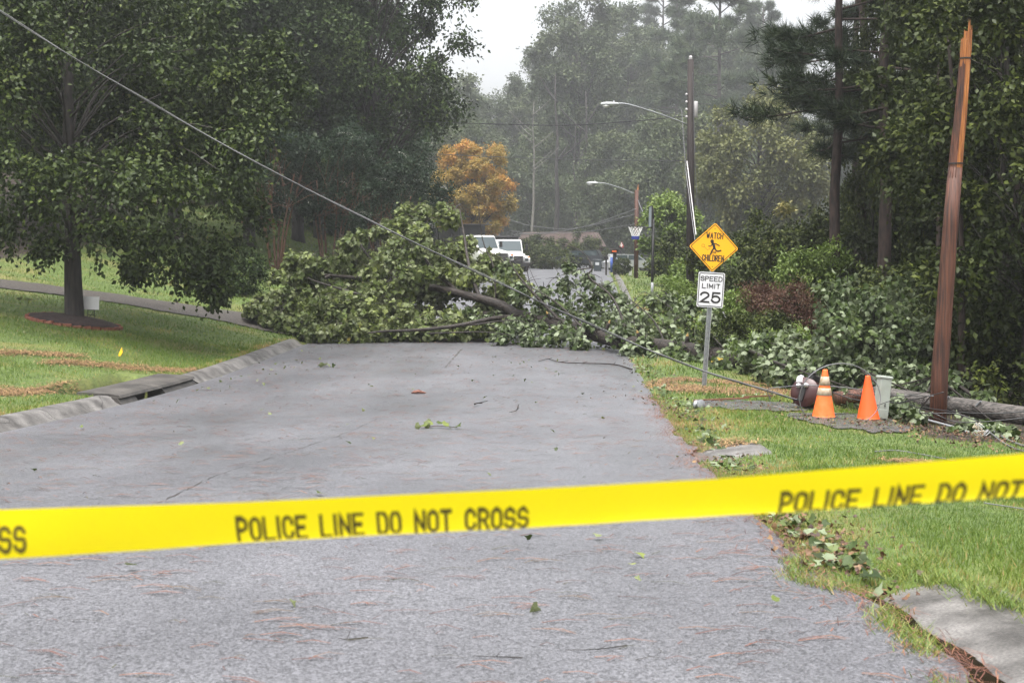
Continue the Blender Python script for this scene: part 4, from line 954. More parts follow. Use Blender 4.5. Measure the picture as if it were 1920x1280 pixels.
for pts, r_ in br:
    P = catmull([fz(fp(*q), r_) for q in pts], 5); n_ = len(P)
    mb = MB(); mb.tube(P, [r_ * (1 - .72 * k / (n_ - 1)) for k in range(n_)], 7); mb.build('branch', M['bark_wet'], ft, smooth=True)
for k_, (f_, dx, dz) in enumerate(((.28, .02, .34), (.45, -.1, .3), (.62, .12, .36), (.8, -.15, .26))):     # snapped stubs with torn pale ends
    i_ = int(f_ * (len(tp_) - 1)); a_ = tp_[i_]; e_ = a_ + Vector((dx, -.16, dz)); sb_ = MB().tube([a_, a_.lerp(e_, .6), e_], [.06, .045, .038], 7).build('broken_stub', M['bark_wet'], ft, True)
    MB().tube([e_ - (e_ - a_) * .02, e_ + (e_ - a_).normalized() * .07], [.036, .004], 6).build('torn_wood', M['raw_tan'], sb_)
# leafy clumps: (px, py, distance, radius)
outline = [(468, 583), (505, 535), (548, 482), (600, 488), (640, 466), (700, 430), (735, 428), (765, 398), (815, 392), (850, 405), (868, 452), (905, 482), (945, 500), (978, 520), (985, 570), (960, 612), (860, 618), (760, 626), (640, 628), (575, 622), (520, 598)]
def inside(x, y, P):
    c = False; j = len(P) - 1
    for i in range(len(P)):
        if (P[i][1] > y) != (P[j][1] > y) and x < (P[j][0] - P[i][0]) * (y - P[i][1]) / (P[j][1] - P[i][1]) + P[i][0]: c = not c
        j = i
    return c
cl = []
lim_x = [590, 660, 740, 820, 885, 940, 968]; lim_y = [514, 520, 531, 541, 557, 573, 592]
while len(cl) < 190:
    x, y = rnd.uniform(465, 985), rnd.uniform(392, 628)
    r_ = rnd.uniform(.27, .50); e_ = r_ * 44
    if y < 455 and rnd.random() < .55: continue
    if not (inside(x, y, outline) and inside(x - e_, y, outline) and inside(x + e_, y, outline) and inside(x, y - e_, outline)): continue
    f = (628 - y) / 236; d = 36.6 + f * 3.6 + rnd.uniform(0, 4.2) + (1.4 if x < 600 else 0)
    p = at(x, y, d); g = float(hgt(p.x, p.y))
    if p.z < g + .12: continue
    if 545 < y < 600 and 780 < x < 960 and d < 39.5 and rnd.random() < .75: continue      # the big limb shows here
    if 590 < x < 965 and -14 < y - np.interp(x, lim_x, lim_y) < 20 and d < 41 and rnd.random() < .62: continue
    if 575 < x < 710 and 498 < y < 540 and d < 41.5 and rnd.random() < .75: continue
    cl.append((p.x - FT.x, p.y - FT.y, p.z - FT.z, r_))
for k_ in range(46):
    x = 480 + k_ * 10.5 + rnd.uniform(-6, 6); y = np.interp(x, [480, 575, 640, 860, 960], [588, 618, 622, 614, 612]) + rnd.uniform(-12, 2); p = at(x, y, 37.2 + (2.6 if x < 600 else 0) * (600 - min(x, 600)) / 120 + rnd.uniform(-.3, .6))
    cl.append((p.x - FT.x, p.y - FT.y, max(p.z, float(hgt(p.x, p.y)) + .15) - FT.z, rnd.uniform(.22, .34)))
for i in range(14):                                   # loose tips that break the outline
    for _ in range(4):
        t = rnd.random(); x = outline[i][0] + (outline[i + 1][0] - outline[i][0]) * t + rnd.uniform(-6, 6); y = outline[i][1] + (outline[i + 1][1] - outline[i][1]) * t + rnd.uniform(-10, 8)
        p = at(x, y, 38.5 + (628 - y) / 236 * 3 + rnd.uniform(0, 2)); cl.append((p.x - FT.x, p.y - FT.y, p.z - FT.z, rnd.uniform(.16, .3)))
c_main = np.array(cl)
P, ax, nr, sz, var = sprigs(c_main, 19, 8, .125, droop=.45, leaf_droop=1.0, tint=.4, spread=.10, size_var=.9, flip=.2)
P[:, 2] = np.maximum(P[:, 2], zr(P[:, 1] + FT.y) - FT.z + .06)
S1 = leaf_faces(P, ax, nr, sz, 'lobed', var, .6); P1s, a1, n1_, s1 = P, ax, nr, sz
cl = []
for (x, y, d, r_) in ((1000, 632, 35.4, .3), (1040, 628, 35.2, .34), (1085, 634, 34.6, .3), (1010, 580, 36.8, .38), (1050, 570, 36.6, .45), (1100, 565, 36.2, .5), (1080, 595, 36.2, .42), (1140, 590, 35.6, .5), (1180, 585, 35.2, .5), (1130, 545, 36, .38), (1165, 560, 36, .36),
                      (1210, 600, 34.6, .5), (1190, 625, 34.4, .4), (1250, 620, 33.8, .48), (1270, 590, 34.4, .34), (1300, 630, 33, .42), (1240, 645, 33.8, .34), (1290, 570, 35, .28), (1345, 650, 31.6, .36), (1100, 520, 36.4, .26), (1060, 530, 36.6, .28), (1068, 500, 36.4, .16), (950, 500, 37.4, .3), (975, 540, 37, .38),
                      (1020, 545, 36.8, .28), (1255, 560, 35, .2), (1225, 560, 35, .22), (940, 630, 35.8, .26), (1130, 622, 35, .25), (1380, 640, 31, .3), (1330, 590, 33, .25), (1180, 652, 33.2, .22), (1230, 662, 32.2, .22), (1290, 674, 31.2, .2), (1350, 688, 29.8, .24), (1060, 612, 35.4, .28), (1110, 600, 35, .3), (1160, 616, 34, .28), (1210, 640, 33, .24), (1270, 650, 32, .26), (1320, 655, 31.4, .26), (1410, 680, 29, .26), (1010, 610, 36, .2), (975, 606, 36.4, .3), (950, 612, 36.2, .26), (985, 622, 36, .26), (930, 596, 37.2, .24), (1000, 596, 37.2, .3), (880, 585, 37.6, .24), (900, 600, 37, .22)):
    p = fz(fp(x, y, d), .08); cl.append((*p, r_))
c_r = np.array(cl)
P, ax, nr, sz, var = sprigs(c_r, 20, 8, .122, droop=.45, leaf_droop=1.0, tint=.3, spread=.12, flip=.4)
P[:, 2] = np.maximum(P[:, 2], np.where((P[:, 0] + FT.x) < xr(P[:, 1] + FT.y), zr(P[:, 1] + FT.y) + .05, hgt(P[:, 0] + FT.x, P[:, 1] + FT.y)) - FT.z + .04)
S2 = leaf_faces(P, ax, nr, sz, 'lobed', var, .6); P2s, a2, n2_, s2 = P, ax, nr, sz
V, F, X = join_leaves([S1]); link('crown', npmesh('crown', V, F, M['leaf_fallen'], var=X), ft)
V, F, X = S2; o = link('crown', npmesh('crown', V, F, M['leaf_poplar'], var=X), ft); o['label'] = 'paler leaves on the thinner right-hand boughs'
# twigs through the clumps
mb = MB()
for q in list(c_main[::2]) + list(c_r):
    for _ in range(4):
        a = rnd.uniform(0, 6.28); s_ = q[3] * rnd.uniform(.9, 1.9); e = (q[0] + math.cos(a) * s_, q[1] + math.sin(a) * s_, q[2] + rnd.uniform(-.3, .8) * s_); mb.tube(catmull([tuple(q[:3]), ((q[0] + e[0]) / 2, (q[1] + e[1]) / 2, (q[2] + e[2]) / 2 + .08), e], 3), [.014, .013, .011, .010, .008, .006, .004], 4, cap=False)
o = mb.build('twigs', M['bark_wet'], ft); o['kind'] = 'stuff'
# the leaves that show largest, nearest the road, one by one
lm_ = []
for vv in (.15, .45, .7, .9, .99):
    V, F, X = leaf_faces(np.zeros((1, 3)), np.array([[1., 0, 0]]), np.array([[0, 0, 1.]]), np.array([1.]), 'lobed', np.array([vv]), .6)
    lm_.append((npmesh('leaf', V, F, M['leaf_fallen'], var=X), npmesh('leaf', V, F, M['leaf_poplar'], var=X)))
def leaf_basis(a, n):
    a = Vector(a).normalized(); n = Vector(n); n = (n - a * n.dot(a)).normalized(); s = a.cross(n)
    return Matrix(((a.x, s.x, n.x), (a.y, s.y, n.y), (a.z, s.z, n.z))).to_quaternion()
def single_leaves(parent, P, ax, nr, sz, n, which, key):
    idx = np.argsort(key)[:n * 4]; rng.shuffle(idx)
    for i in idx[:n]:
        o = link('leaf', lm_[rng.integers(0, 5)][which] if rng.random() > .1 else lm_[0][which], parent); o.rotation_mode = 'QUATERNION'; o.rotation_quaternion = leaf_basis(ax[i], nr[i])
        o.location = P[i] + np.array([rng.normal() * .05, -.07, rng.normal() * .03 + .03]); s = float(sz[i]) * 1.1; o.scale = (s, s, s)
single_leaves(ft, P1s, a1, n1_, s1, 190, 0, P1s[:, 1]); single_leaves(ft, P2s, a2, n2_, s2, 100, 1, P2s[:, 1])

# broken leafy limb under the wires on the right verge
fl = thing('fallen_limb', 'pale-leaved broken limb lying behind the cones and transformer', 'fallen limb', on(4.9, 25.2)); FLo = fl.location
cl = []
for (x, y, d, r_) in ((1400, 655, 29, .35), (1430, 640, 28.6, .4), (1460, 665, 27.4, .42), (1490, 690, 26, .34), (1440, 690, 27, .3), (1540, 690, 25.4, .36), (1580, 700, 25, .3), (1520, 665, 26.4, .4), (1610, 690, 25, .36), (1650, 700, 24.6, .34), (1690, 695, 24.4, .38), (1720, 715, 24, .34), (1755, 705, 24, .34), (1600, 660, 25.6, .36), (1480, 630, 28.4, .36), (1790, 725, 23.6, .28), (1690, 735, 23.6, .26), (1840, 750, 23, .26), (1460, 715, 26, .22), (1672, 772, 20.9, .14), (1715, 776, 20.3, .15), (1690, 758, 21, .15), (1805, 802, 19.6, .15), (1855, 800, 19.6, .16), (1890, 815, 19, .13), (1590, 745, 22.4, .16)):
    p = at(x, y, d); z = max(p.z, float(hgt(p.x, p.y)) + .06); cl.append((p.x - FLo.x, p.y - FLo.y, z - FLo.z, r_))
cl = np.array(cl); mb = MB(); mb.tube(catmull([cl[0][:3], cl[3][:3], cl[8][:3], cl[12][:3], cl[17][:3]], 6), .035, 6)
for q in cl: mb.tube([tuple(cl[rnd.choice([3, 8, 12])][:3]), tuple(q[:3])], [.02, .008], 4, cap=False)
mb.build('branch', M['bark_wet'], fl, True)
P, ax, nr, sz, var = sprigs(cl, 16, 9, .115, droop=.35, leaf_droop=.8, tint=.3, spread=.14, flip=.45)
P[:, 2] = np.maximum(P[:, 2], hgt(P[:, 0] + FLo.x, P[:, 1] + FLo.y) - FLo.z + .03)
V, F, X = leaf_faces(P, ax, nr, sz, 'lobed', var, .6); link('foliage', npmesh('foliage', V, F, M['leaf_poplar'], var=X), fl)

# big torn leaves washed into the right gutter
def leaf_litter(name, label, spots, size, leaf):
    Ps = []
    for (px, py, n, sx, sy) in spots:
        g = G(px, py); Ps.append(np.stack([g.x + rng.normal(size=n) * sx, g.y + rng.normal(size=n) * sy], -1))
    q = np.concatenate(Ps); q = q[(q[:, 1] > 3)]; n = len(q); z = np.maximum(hgt(q[:, 0], q[:, 1]), np.where((q[:, 0] < xr(q[:, 1])) & (q[:, 0] > xl(q[:, 1])), road_z(q[:, 0], q[:, 1]), -9)) + .02 + .03 * rng.random(n)
    ax = rng.normal(size=(n, 3)); ax[:, 2] *= .25; nr = rng.normal(size=(n, 3)) * .5; nr[:, 2] += 1; nr[rng.random(n) < .45] *= -1
    V, F, X = leaf_faces(np.column_stack([q, z]), ax, nr, size * rng.uniform(.5, 1.1, n), 'lobed', rng.random(n), .6)
    return tag(link(name, npmesh(name, V, F, M[leaf], var=X)), label, kind='stuff')
leaf_litter('fallen_leaves', 'torn green leaves washed into the right-hand gutter', [(1500, 985, 26, .09, .4), (1540, 1030, 34, .08, .5), (1590, 1070, 30, .07, .2), (1345, 845, 24, .1, .5), (1375, 872, 20, .07, .3), (1290, 765, 40, .2, .6), (1240, 735, 40, .12, .8), (1215, 700, 46, .14, 1), (1190, 668, 34, .16, .6), (1320, 815, 16, .1, .5), (1300, 790, 24, .12, .6), (1640, 760, 20, .3, .3), (1440, 745, 20, .4, .4)], .10, 'leaf_poplar')
leaf_litter('leaf_litter', 'brown dead leaves and dirt along the right edge of the road and the woods', [(1680, 800, 240, .5, .8), (1780, 815, 300, .6, .8), (1880, 830, 300, .5, .7), (1600, 745, 160, .8, .8), (1560, 1050, 110, .12, .7), (1370, 865, 160, .14, 1.2), (1280, 780, 200, .16, 1.8), (1210, 700, 180, .16, 2), (1330, 740, 120, .9, .8), (1580, 792, 130, .6, .5), (1400, 762, 100, .7, .4), (1470, 985, 90, .1, .5), (1640, 1100, 80, .06, .5), (1540, 1010, 120, .16, .6)], .045, 'leaf_litter')
leaf_litter('fallen_leaves', 'torn green leaves scattered over road and left lawn', [(900, 900, 14, 2.2, 2.5), (700, 760, 26, 2.2, 4), (1050, 700, 20, 1.2, 3), (300, 640, 40, 2, 3), (520, 690, 14, .3, 3), (420, 720, 10, .15, 2), (160, 560, 30, 2.5, 4), (1150, 1100, 8, 1, 1)], .075, 'leaf_fallen')
for lab, px, py, n, s in (('leafy green sprig lying alone mid-road below the bark chunk', 822, 803, 9, .13), ('small leafy sprig on the road near the left curb', 605, 689, 10, .12), ('leafy sprig at the foot of the fallen trunk', 1132, 656, 16, .2), ('single curled dark leaf on the near right of the road', 1442, 1139, 1, .02), ('dark leaf clump on the left lawn before the driveway', 48, 564, 10, .14)):
    g = G(px, py); root = thing('leaf_sprig', lab, 'leaf sprig', g); k = len(range(n)); P = rng.normal(size=(n, 3)) * s; P[:, 2] = .02 + .04 * rng.random(n); P[:, 1] *= .6
    ax = rng.normal(size=(n, 3)); ax[:, 2] = .15; nr = rng.normal(size=(n, 3)) * .6; nr[:, 2] += .8
    V, F, X = leaf_faces(P, ax, nr, np.full(n, .11 if n > 1 else .055), 'lobed', rng.random(n) * .8, .6); link('foliage', npmesh('foliage', V, F, M['leaf_fallen'], var=X), root)
    if n > 1: MB().tube(catmull([(-s, 0, .02), (0, .02, .03), (s * 1.8, -.02, .015)], 4), .005, 4).build('stalk', M['bark_wet'], root)
g = G(785, 738); mb = MB()
for i in range(5): mb.tube([(-.12 + .02 * i, .02 * (i - 2), .015 + .012 * (i % 3)), (.0, .025 * (i - 2) + .01, .035 + .01 * (i % 2)), (.12 - .015 * i, .02 * (i - 2), .018)], [.012, .026, .01], 6)
o = mb.build('bark_chunk', M['wood_chunk']); o.location = g; tag(o, 'torn reddish brown bark chunk in the middle of the road', 'bark chunk')
def twig(label, pts, r_=.008, m='bark_wet'):
    P = [G(x, y) for x, y in pts]; o0 = P[0]; mb = MB(); P = [p - o0 + Vector((0, 0, r_ * .8 + rnd.random() * min(.04, r_ * 3))) for p in P]
    n_ = len(catmull(P, 4)); mb.tube(catmull(P, 4), [r_ * (1 - .6 * k / (n_ - 1)) for k in range(n_)], 5)
    for k in range(1, len(P) - 1):
        q_ = min(1, r_ / .012); mb.tube([P[k], P[k] + Vector((rnd.uniform(.05, .2) * q_, rnd.uniform(-.3, .3) * q_, .03))], [r_ * .6, r_ * .3], 4)
    o = mb.build('twig', M[m]); o.location = o0; tag(o, label, 'twig')
twig('long bare twig on the road at the foot of the fallen trunk', [(1185, 694), (1150, 686), (1090, 684), (1050, 682), (1028, 675), (1010, 680)], .016)
twig('short black stick on the road right of the bark chunk', [(890, 762), (897, 760), (905, 760)], .014)
twig('small hooked twig beside the short black stick', [(972, 760), (968, 772), (955, 775)], .007)
twig('thin twig near the bottom left of the road', [(690, 1198), (650, 1203), (635, 1200)], .0028)
twig('forked reddish twig near the bottom centre of the road', [(980, 1236), (930, 1238), (890, 1237)], .003)
twig('bent reddish twig at the bottom right of the road', [(1175, 1212), (1120, 1222), (1060, 1221)], .003)
twig('yellow-tan wood splinter on the left curb', [(8, 790), (22, 794), (42, 798)], .022, 'raw_tan')

# ------------------------------------------------------------------ lettering: a small stroke alphabet
def arc(cx, cy, rx, ry, a0, a1, n=9): return [(cx + rx * math.cos(R(a0 + (a1 - a0) * i / n)), cy + ry * math.sin(R(a0 + (a1 - a0) * i / n))) for i in range(n + 1)]
GL = {'O': [arc(.5, .7, .5, .3, 180, 0) + arc(.5, .3, .5, .3, 0, -180) + [(0, .7)]],
      'C': [arc(.5, .7, .5, .3, 8, 180) + arc(.5, .3, .5, .3, 180, 352)],
      'S': [arc(.5, .74, .48, .26, 12, 180, 7) + arc(.32, .68, .3, .16, 180, 270, 4)[1:] + arc(.68, .36, .32, .16, 90, 0, 4) + arc(.5, .26, .5, .26, 0, -168, 7)],
      'P': [[(0, 0), (0, 1), (.55, 1)] + arc(.55, .75, .45, .25, 90, -90, 8) + [(0, .5)]],
      'R': [[(0, 0), (0, 1), (.55, 1)] + arc(.55, .75, .45, .25, 90, -90, 8) + [(0, .5)], [(.5, .5), (1, 0)]],
      'D': [[(0, 0), (0, 1), (.45, 1)] + arc(.45, .7, .55, .3, 90, 0, 6) + arc(.45, .3, .55, .3, 0, -90, 6) + [(0, 0)]],
      'L': [[(0, 1), (0, 0), (1, 0)]], 'I': [[(.5, 0), (.5, 1)]], 'E': [[(1, 1), (0, 1), (0, 0), (1, 0)], [(0, .52), (.8, .52)]],
      'F': [[(1, 1), (0, 1), (0, 0)], [(0, .52), (.8, .52)]], 'N': [[(0, 0), (0, 1), (1, 0), (1, 1)]], 'T': [[(0, 1), (1, 1)], [(.5, 1), (.5, 0)]],
      'W': [[(0, 1), (.25, 0), (.5, .8), (.75, 0), (1, 1)]], 'A': [[(0, 0), (.5, 1), (1, 0)], [(.2, .34), (.8, .34)]], 'H': [[(0, 0), (0, 1)], [(1, 0), (1, 1)], [(0, .5), (1, .5)]],
      'M': [[(0, 0), (0, 1), (.5, .25), (1, 1), (1, 0)]], '2': [arc(.5, .72, .48, .28, 172, -30, 10) + [(0.02, .0), (1, 0)]],
      '5': [[(.92, 1), (.12, 1), (.06, .5)] + arc(.48, .33, .5, .33, 130, -160, 12)]}
GW = {'I': .18, 'M': 1.15, 'W': 1.3, 'N': 1.0}
def text_paths(s, h, w, gap, space=.6):
    x = 0; out = []
    for ch in s:
        if ch == ' ': x += w * space + gap; continue
        ww = w * GW.get(ch, 1.0)
        for p in GL[ch]: out.append([(x + a * ww, b_ * h) for a, b_ in p])
        x += ww + gap
    return out, x - gap
def ribbon(paths, t, fmap, wide=1.0):
    """stroke of half-width t along 2-D paths, mapped into 3-D by fmap; wide scales the stroke across x"""
    V = []; F = []
    for p in paths:
        q = [p[0]]
        for a, b_ in zip(p, p[1:]):                       # resample so that the strokes follow a curved surface
            n = max(1, int(math.hypot(b_[0] - a[0], b_[1] - a[1]) / (t * 3)))
            q += [(a[0] + (b_[0] - a[0]) * i / n, a[1] + (b_[1] - a[1]) * i / n) for i in range(1, n + 1)]
        q = [a for i, a in enumerate(q) if i == 0 or math.hypot(a[0] - q[i - 1][0], a[1] - q[i - 1][1]) > 1e-7]
        m = len(q); closed = math.hypot(q[0][0] - q[-1][0], q[0][1] - q[-1][1]) < 1e-6; base = len(V)
        for i in range(m):
            a = q[i - 1] if i else (q[-2] if closed else None); c = q[i + 1] if i < m - 1 else (q[1] if closed else None); b_ = q[i]
            def dr(u, v): l = math.hypot(v[0] - u[0], v[1] - u[1]); return ((v[0] - u[0]) / l, (v[1] - u[1]) / l)
            d1 = dr(a, b_) if a else dr(b_, c); d2 = dr(b_, c) if c else d1
            nx, ny = -(d1[1] + d2[1]), d1[0] + d2[0]; l = math.hypot(nx, ny)
            if l < .3: nx, ny, l = -d1[1], d1[0], 1
            nx /= l; ny /= l; k = 1 / max(.45, nx * -d1[1] + ny * d1[0])
            e = 0
            if a is None: e = -t * .95
            if c is None: e = t * .95
            bx, by = b_[0] + d1[0] * e, b_[1] + d1[1] * e
            V += [tuple(fmap(bx + nx * t * k * wide, by + ny * t * k)), tuple(fmap(bx - nx * t * k * wide, by - ny * t * k))]
        F += [(base + 2 * i + 1, base + 2 * i + 3, base + 2 * i + 2, base + 2 * i) for i in range(m - 1)]
    return V, F

# ------------------------------------------------------------------ the police tape
TW = .0762
tpx = [(-260, 962, 2.13), (0, 955, 2.12), (440, 941.5, 2.1), (1000, 915.5, 2.07), (1340, 897.5, 2.0), (1600, 876, 1.94), (1920, 850, 1.87), (2250, 818, 1.78)]
tang = [.10, .10, .42, .52, .50, .34, .22, .2]; tcur = [.12, .15, .42, .35, .55, .8, .95, .95]
tX = [p[0] for p in tpx]
def tape_pt(px, v, lift=0.0):
    y = np.interp(px, tX, [p[1] for p in tpx]); d = np.interp(px, tX, [p[2] for p in tpx]); p = at(px, y, d)
    a0 = np.interp(px, tX, tang); c = np.interp(px, tX, tcur); n = 14; pos = Vector(p)
    for i in range(n):
        s = (i + .5) / n
        if s > v: break
        ds = min(1 / n, v - i / n); a = a0 - .12 + c * s ** 2 * 1.2; pos += Vector((0, math.sin(a), -math.cos(a))) * (ds * TW)
        last = a
    if lift: pos += Vector((0, -math.cos(last if v > 0 else a0), -math.sin(last if v > 0 else a0))) * lift
    return pos
tape = thing('police_tape', 'yellow POLICE LINE DO NOT CROSS tape stretched across the foreground', 'police tape', at(960, 960, 2.1))
V = []; us = np.linspace(-260, 2250, 150); nv = 14
for u in us:
    wv = .0014 * math.sin(u * .011) + .0007 * math.sin(u * .037 + 1) + .0003 * math.sin(u * .11)
    for j in range(nv + 1): q = tape_pt(u, j / nv) - tape.location; V.append((q.x, q.y + wv * (.4 + 1.2 * j / nv), q.z))
i = (np.arange(149)[:, None] * (nv + 1) + np.arange(nv)[None]).ravel()
link('film', npmesh('film', np.array(V), np.stack([i, i + 1, i + nv + 2, i + nv + 1], 1), M['tape'], smooth=True), tape)
def tape_text(s, x0, x1, v0, v1, v0b, v1b, trunc=None):
    pp, W = text_paths(s, 1.0, .50, .26, .78); k = (x1 - x0) / W; e = .30
    def f(x, y):
        px = x0 + x * k; t = (px - x0) / (x1 - x0); a = v0 + (v0b - v0) * t; b_ = v1 + (v1b - v1) * t
        q = tape_pt(px, min(a + (b_ - a) * (1 - y), 1), .0012) - tape.location
        wv = .0014 * math.sin(px * .011) + .0007 * math.sin(px * .037 + 1) + .0003 * math.sin(px * .11); vv = min(a + (b_ - a) * (1 - y), 1); return (q.x, q.y + wv * (.4 + 1.2 * vv), q.z)
    V, F = ribbon(pp, .096, f); me = bpy.data.meshes.new('lettering'); me.from_pydata(V, [], F); me.materials.append(M['tape_ink']); link('lettering', me, tape)
tape_text('POLICE LINE DO NOT CROSS', 442, 989, .37, .90, .44, .93)
tape_text('POLICE LINE DO NOT CROSS', 1470, 2090, .43, .90, .55, .97)
tape_text('POLICE LINE DO NOT CROSS', -560, 44, .37, .86, .37, .86)

# ------------------------------------------------------------------ road sign
sg = thing('road_sign', 'leaning post with yellow WATCH FOR CHILDREN diamond above white SPEED LIMIT 25 sign', 'road sign', G(1320, 725), (0, R(3.5), R(-3)))
mb = MB(); w_ = .042
prof = [(-w_, .0), (-w_ * .55, .0), (-w_ * .4, .035), (w_ * .4, .035), (w_ * .55, 0), (w_, 0), (w_, .005), (w_ * .62, .005), (w_ * .46, .04), (-w_ * .46, .04), (-w_ * .62, .005), (-w_, .005)]
mb.add([(x, y, -.2) for x, y in prof] + [(x, y, 2.82) for x, y in prof], [(i, (i + 1) % 12, (i + 1) % 12 + 12, i + 12) for i in range(12)] + [tuple(range(12, 24))])
for i in range(40): mb.lathe([(.006, 0), (.006, .002)], 8, Matrix.Translation((0, .034, .3 + i * .06)) @ Matrix.Rotation(R(90), 4, 'X'))
mb.build('post', M['steel'], sg)
def rrect(w, h, r_, rot=0.0, n=6):
    P = []
    for cx, cy, a in ((w - r_, h - r_, 0), (-w + r_, h - r_, 90), (-w + r_, -h + r_, 180), (w - r_, -h + r_, 270)): P += arc(cx, cy, r_, r_, a, a + 90, n)
    c, s = math.cos(rot), math.sin(rot); return [(x * c - y * s, x * s + y * c) for x, y in P]
def panel(name, label, z, outline, th, m, parent):
    n = len(outline); mb = MB(); mb.add([(x, -th, z + y) for x, y in outline] + [(x, 0, z + y) for x, y in outline], [tuple(range(n)), tuple(range(2 * n - 1, n - 1, -1))] + [(i, i + n, (i + 1) % n + n, (i + 1) % n) for i in range(n)])
    o = mb.build(name, M[m], parent); o['label'] = label; return o
def ink(name, paths, t, z, y, parent, m='ink', wide=1.0):
    V, F = ribbon(paths, t, lambda x, h: (x, y, z + h), wide); me = bpy.data.meshes.new(name); me.from_pydata(V, [], F); me.materials.append(M[m]); return link(name, me, parent)
def centred(s, h, w, gap, cx, y0):
    pp, W = text_paths(s, h, w, gap); return [[(x - W / 2 + cx, y + y0) for x, y in p] for p in pp]
wz = 2.44; wp = panel('warning_panel', 'yellow diamond panel reading WATCH FOR CHILDREN', wz, rrect(.305, .305, .035, R(45)), .004, 'sign_yellow', sg); wp.location = (0, -.004, 0)
bo = rrect(.283, .283, .026, R(45)); ink('border', [bo + [bo[0]]], .0055, wz, -.0075, wp)
ink('lettering', centred('WATCH', .098, .038, .0195, .005, .155), .0078, wz, -.0075, wp)
ink('lettering', centred('CHILDREN', .098, .034, .0175, 0, -.235), .0078, wz, -.0075, wp)
ink('lettering', centred('FOR', .028, .022, .012, .0, -.103), .0035, wz, -.0075, wp)
mb = MB(); ey = -.0075
mb.poly([(x, ey, wz + y) for x, y in arc(-.035, .105, .031, .031, 0, 360, 16)[:-1]])
fig = [[(-.022, .068), (.0, .03), (.012, -.01)]]; V, F = ribbon(fig, .022, lambda x, h: (x, ey, wz + h)); mb.add(V, F)
for pth, t in (([(-.02, .068), (.03, .066), (.068, .048), (.095, .036)], .0085), ([(-.028, .062), (-.05, .02), (-.088, .018)], .0085), ([(.012, -.01), (.05, -.055), (.075, -.062), (.122, -.048)], .0125), ([(.004, -.012), (-.022, -.05), (-.035, -.088), (-.045, -.118)], .0135)):
    V, F = ribbon([pth], t, lambda x, h: (x, ey - .0006, wz + h)); mb.add(V, F)
mb.build('running_figure', M['ink'], wp)
ball = arc(-.185, .02, .026, .026, 0, 360, 16); ink('ball', [ball], .0022, wz, -.0075, wp); ink('ball_path', [[(-.16, .003), (-.13, -.03), (-.105, -.052), (-.075, -.03), (-.06, -.012)]], .0022, wz, -.0075, wp)
for zz in (.325, -.335): MB().lathe([(.008, 0), (.008, .003)], 10, Matrix.Translation((0, -.005, wz + zz)) @ Matrix.Rotation(R(90), 4, 'X')).build('bolt', M['ink'], wp)
sz_ = 1.70; sp_ = panel('speed_panel', 'white rectangular panel reading SPEED LIMIT 25', sz_, rrect(.229, .305, .028), .004, 'sign_white', sg); sp_.location = (0, -.004, 0)
bo = rrect(.208, .284, .02); ink('border', [bo + [bo[0]]], .0062, sz_, -.0075, sp_)
ink('lettering', centred('SPEED', .075, .054, .024, 0, .155), .0075, sz_, -.0075, sp_); ink('lettering', centred('LIMIT', .075, .054, .028, 0, .028), .0075, sz_, -.0075, sp_)
ink('numerals', centred('25', .165, .140, .055, 0, -.215), .0165, sz_, -.0075, sp_)
for zz in (.235, -.238): MB().lathe([(.008, 0), (.008, .003)], 10, Matrix.Translation((0, -.005, sz_ + zz)) @ Matrix.Rotation(R(90), 4, 'X')).build('bolt', M['steel'], sp_)

# ------------------------------------------------------------------ traffic cones
def cone(label, loc, m, collars, h=.70, tilt=(0, 0, 0), base_m='black'):
    root = thing('traffic_cone', label, 'traffic cone', loc, tilt, group='traffic cones beside the fallen transformer')
    MB().box((0, 0, .015), (.36, .36, .03), bev=.008).build('base', M[base_m], root)
    pr = [(.168, .028), (.160, .034), (.155, .05), (.038, h - .03), (.036, h - .008), (.030, h), (.018, h + .002), (.016, h - .03)]
    MB().lathe(pr, 28, cap=False).build('body', M[m], root, smooth=True)
    rad = lambda z: .155 + (.038 - .155) * (z - .05) / (h - .08)
    for a, b_ in collars: MB().lathe([(rad(a) + .001, a - .002), (rad(a) + .005, a), (rad(b_) + .005, b_), (rad(b_) + .001, b_ + .002)], 28, cap=False).build('collar', M['collar'], root, smooth=True)
    return root
def dn(px, py, h_): g = G(px, py); return g
cone('faded orange cone with two grimy white collars, nearer the transformer', G(1544, 784), 'orange_faded', [(.33, .43), (.47, .59)], .69, (R(1), R(1), .2))
cone('plain bright orange cone beside the grey pedestal', G(1628, 788), 'orange_bright', [], .645, (R(-1), R(-1), .5))

# ------------------------------------------------------------------ broken pole on the right
PB = G(1757, 796); ptop = at(1815, 45, PB.y); bp_ = thing('broken_pole', 'leaning brown utility pole snapped off at the top with raw orange splinters', 'utility pole', PB)
H_ = ptop.z - PB.z; lx = ptop.x - PB.x
ax_ = Vector((lx, 0, H_)); kink = [Vector((lx * .0, 0, -.4)), Vector((lx * .07, 0, H_ * .12)), Vector((lx * .42, 0, H_ * .5)), Vector((lx * .58, 0, H_ * .645))]
mb = MB(); mb.tube(kink, [.132, .122, .11, .102], 16); mb.build('pole', M['pole_brown'], bp_, smooth=True)
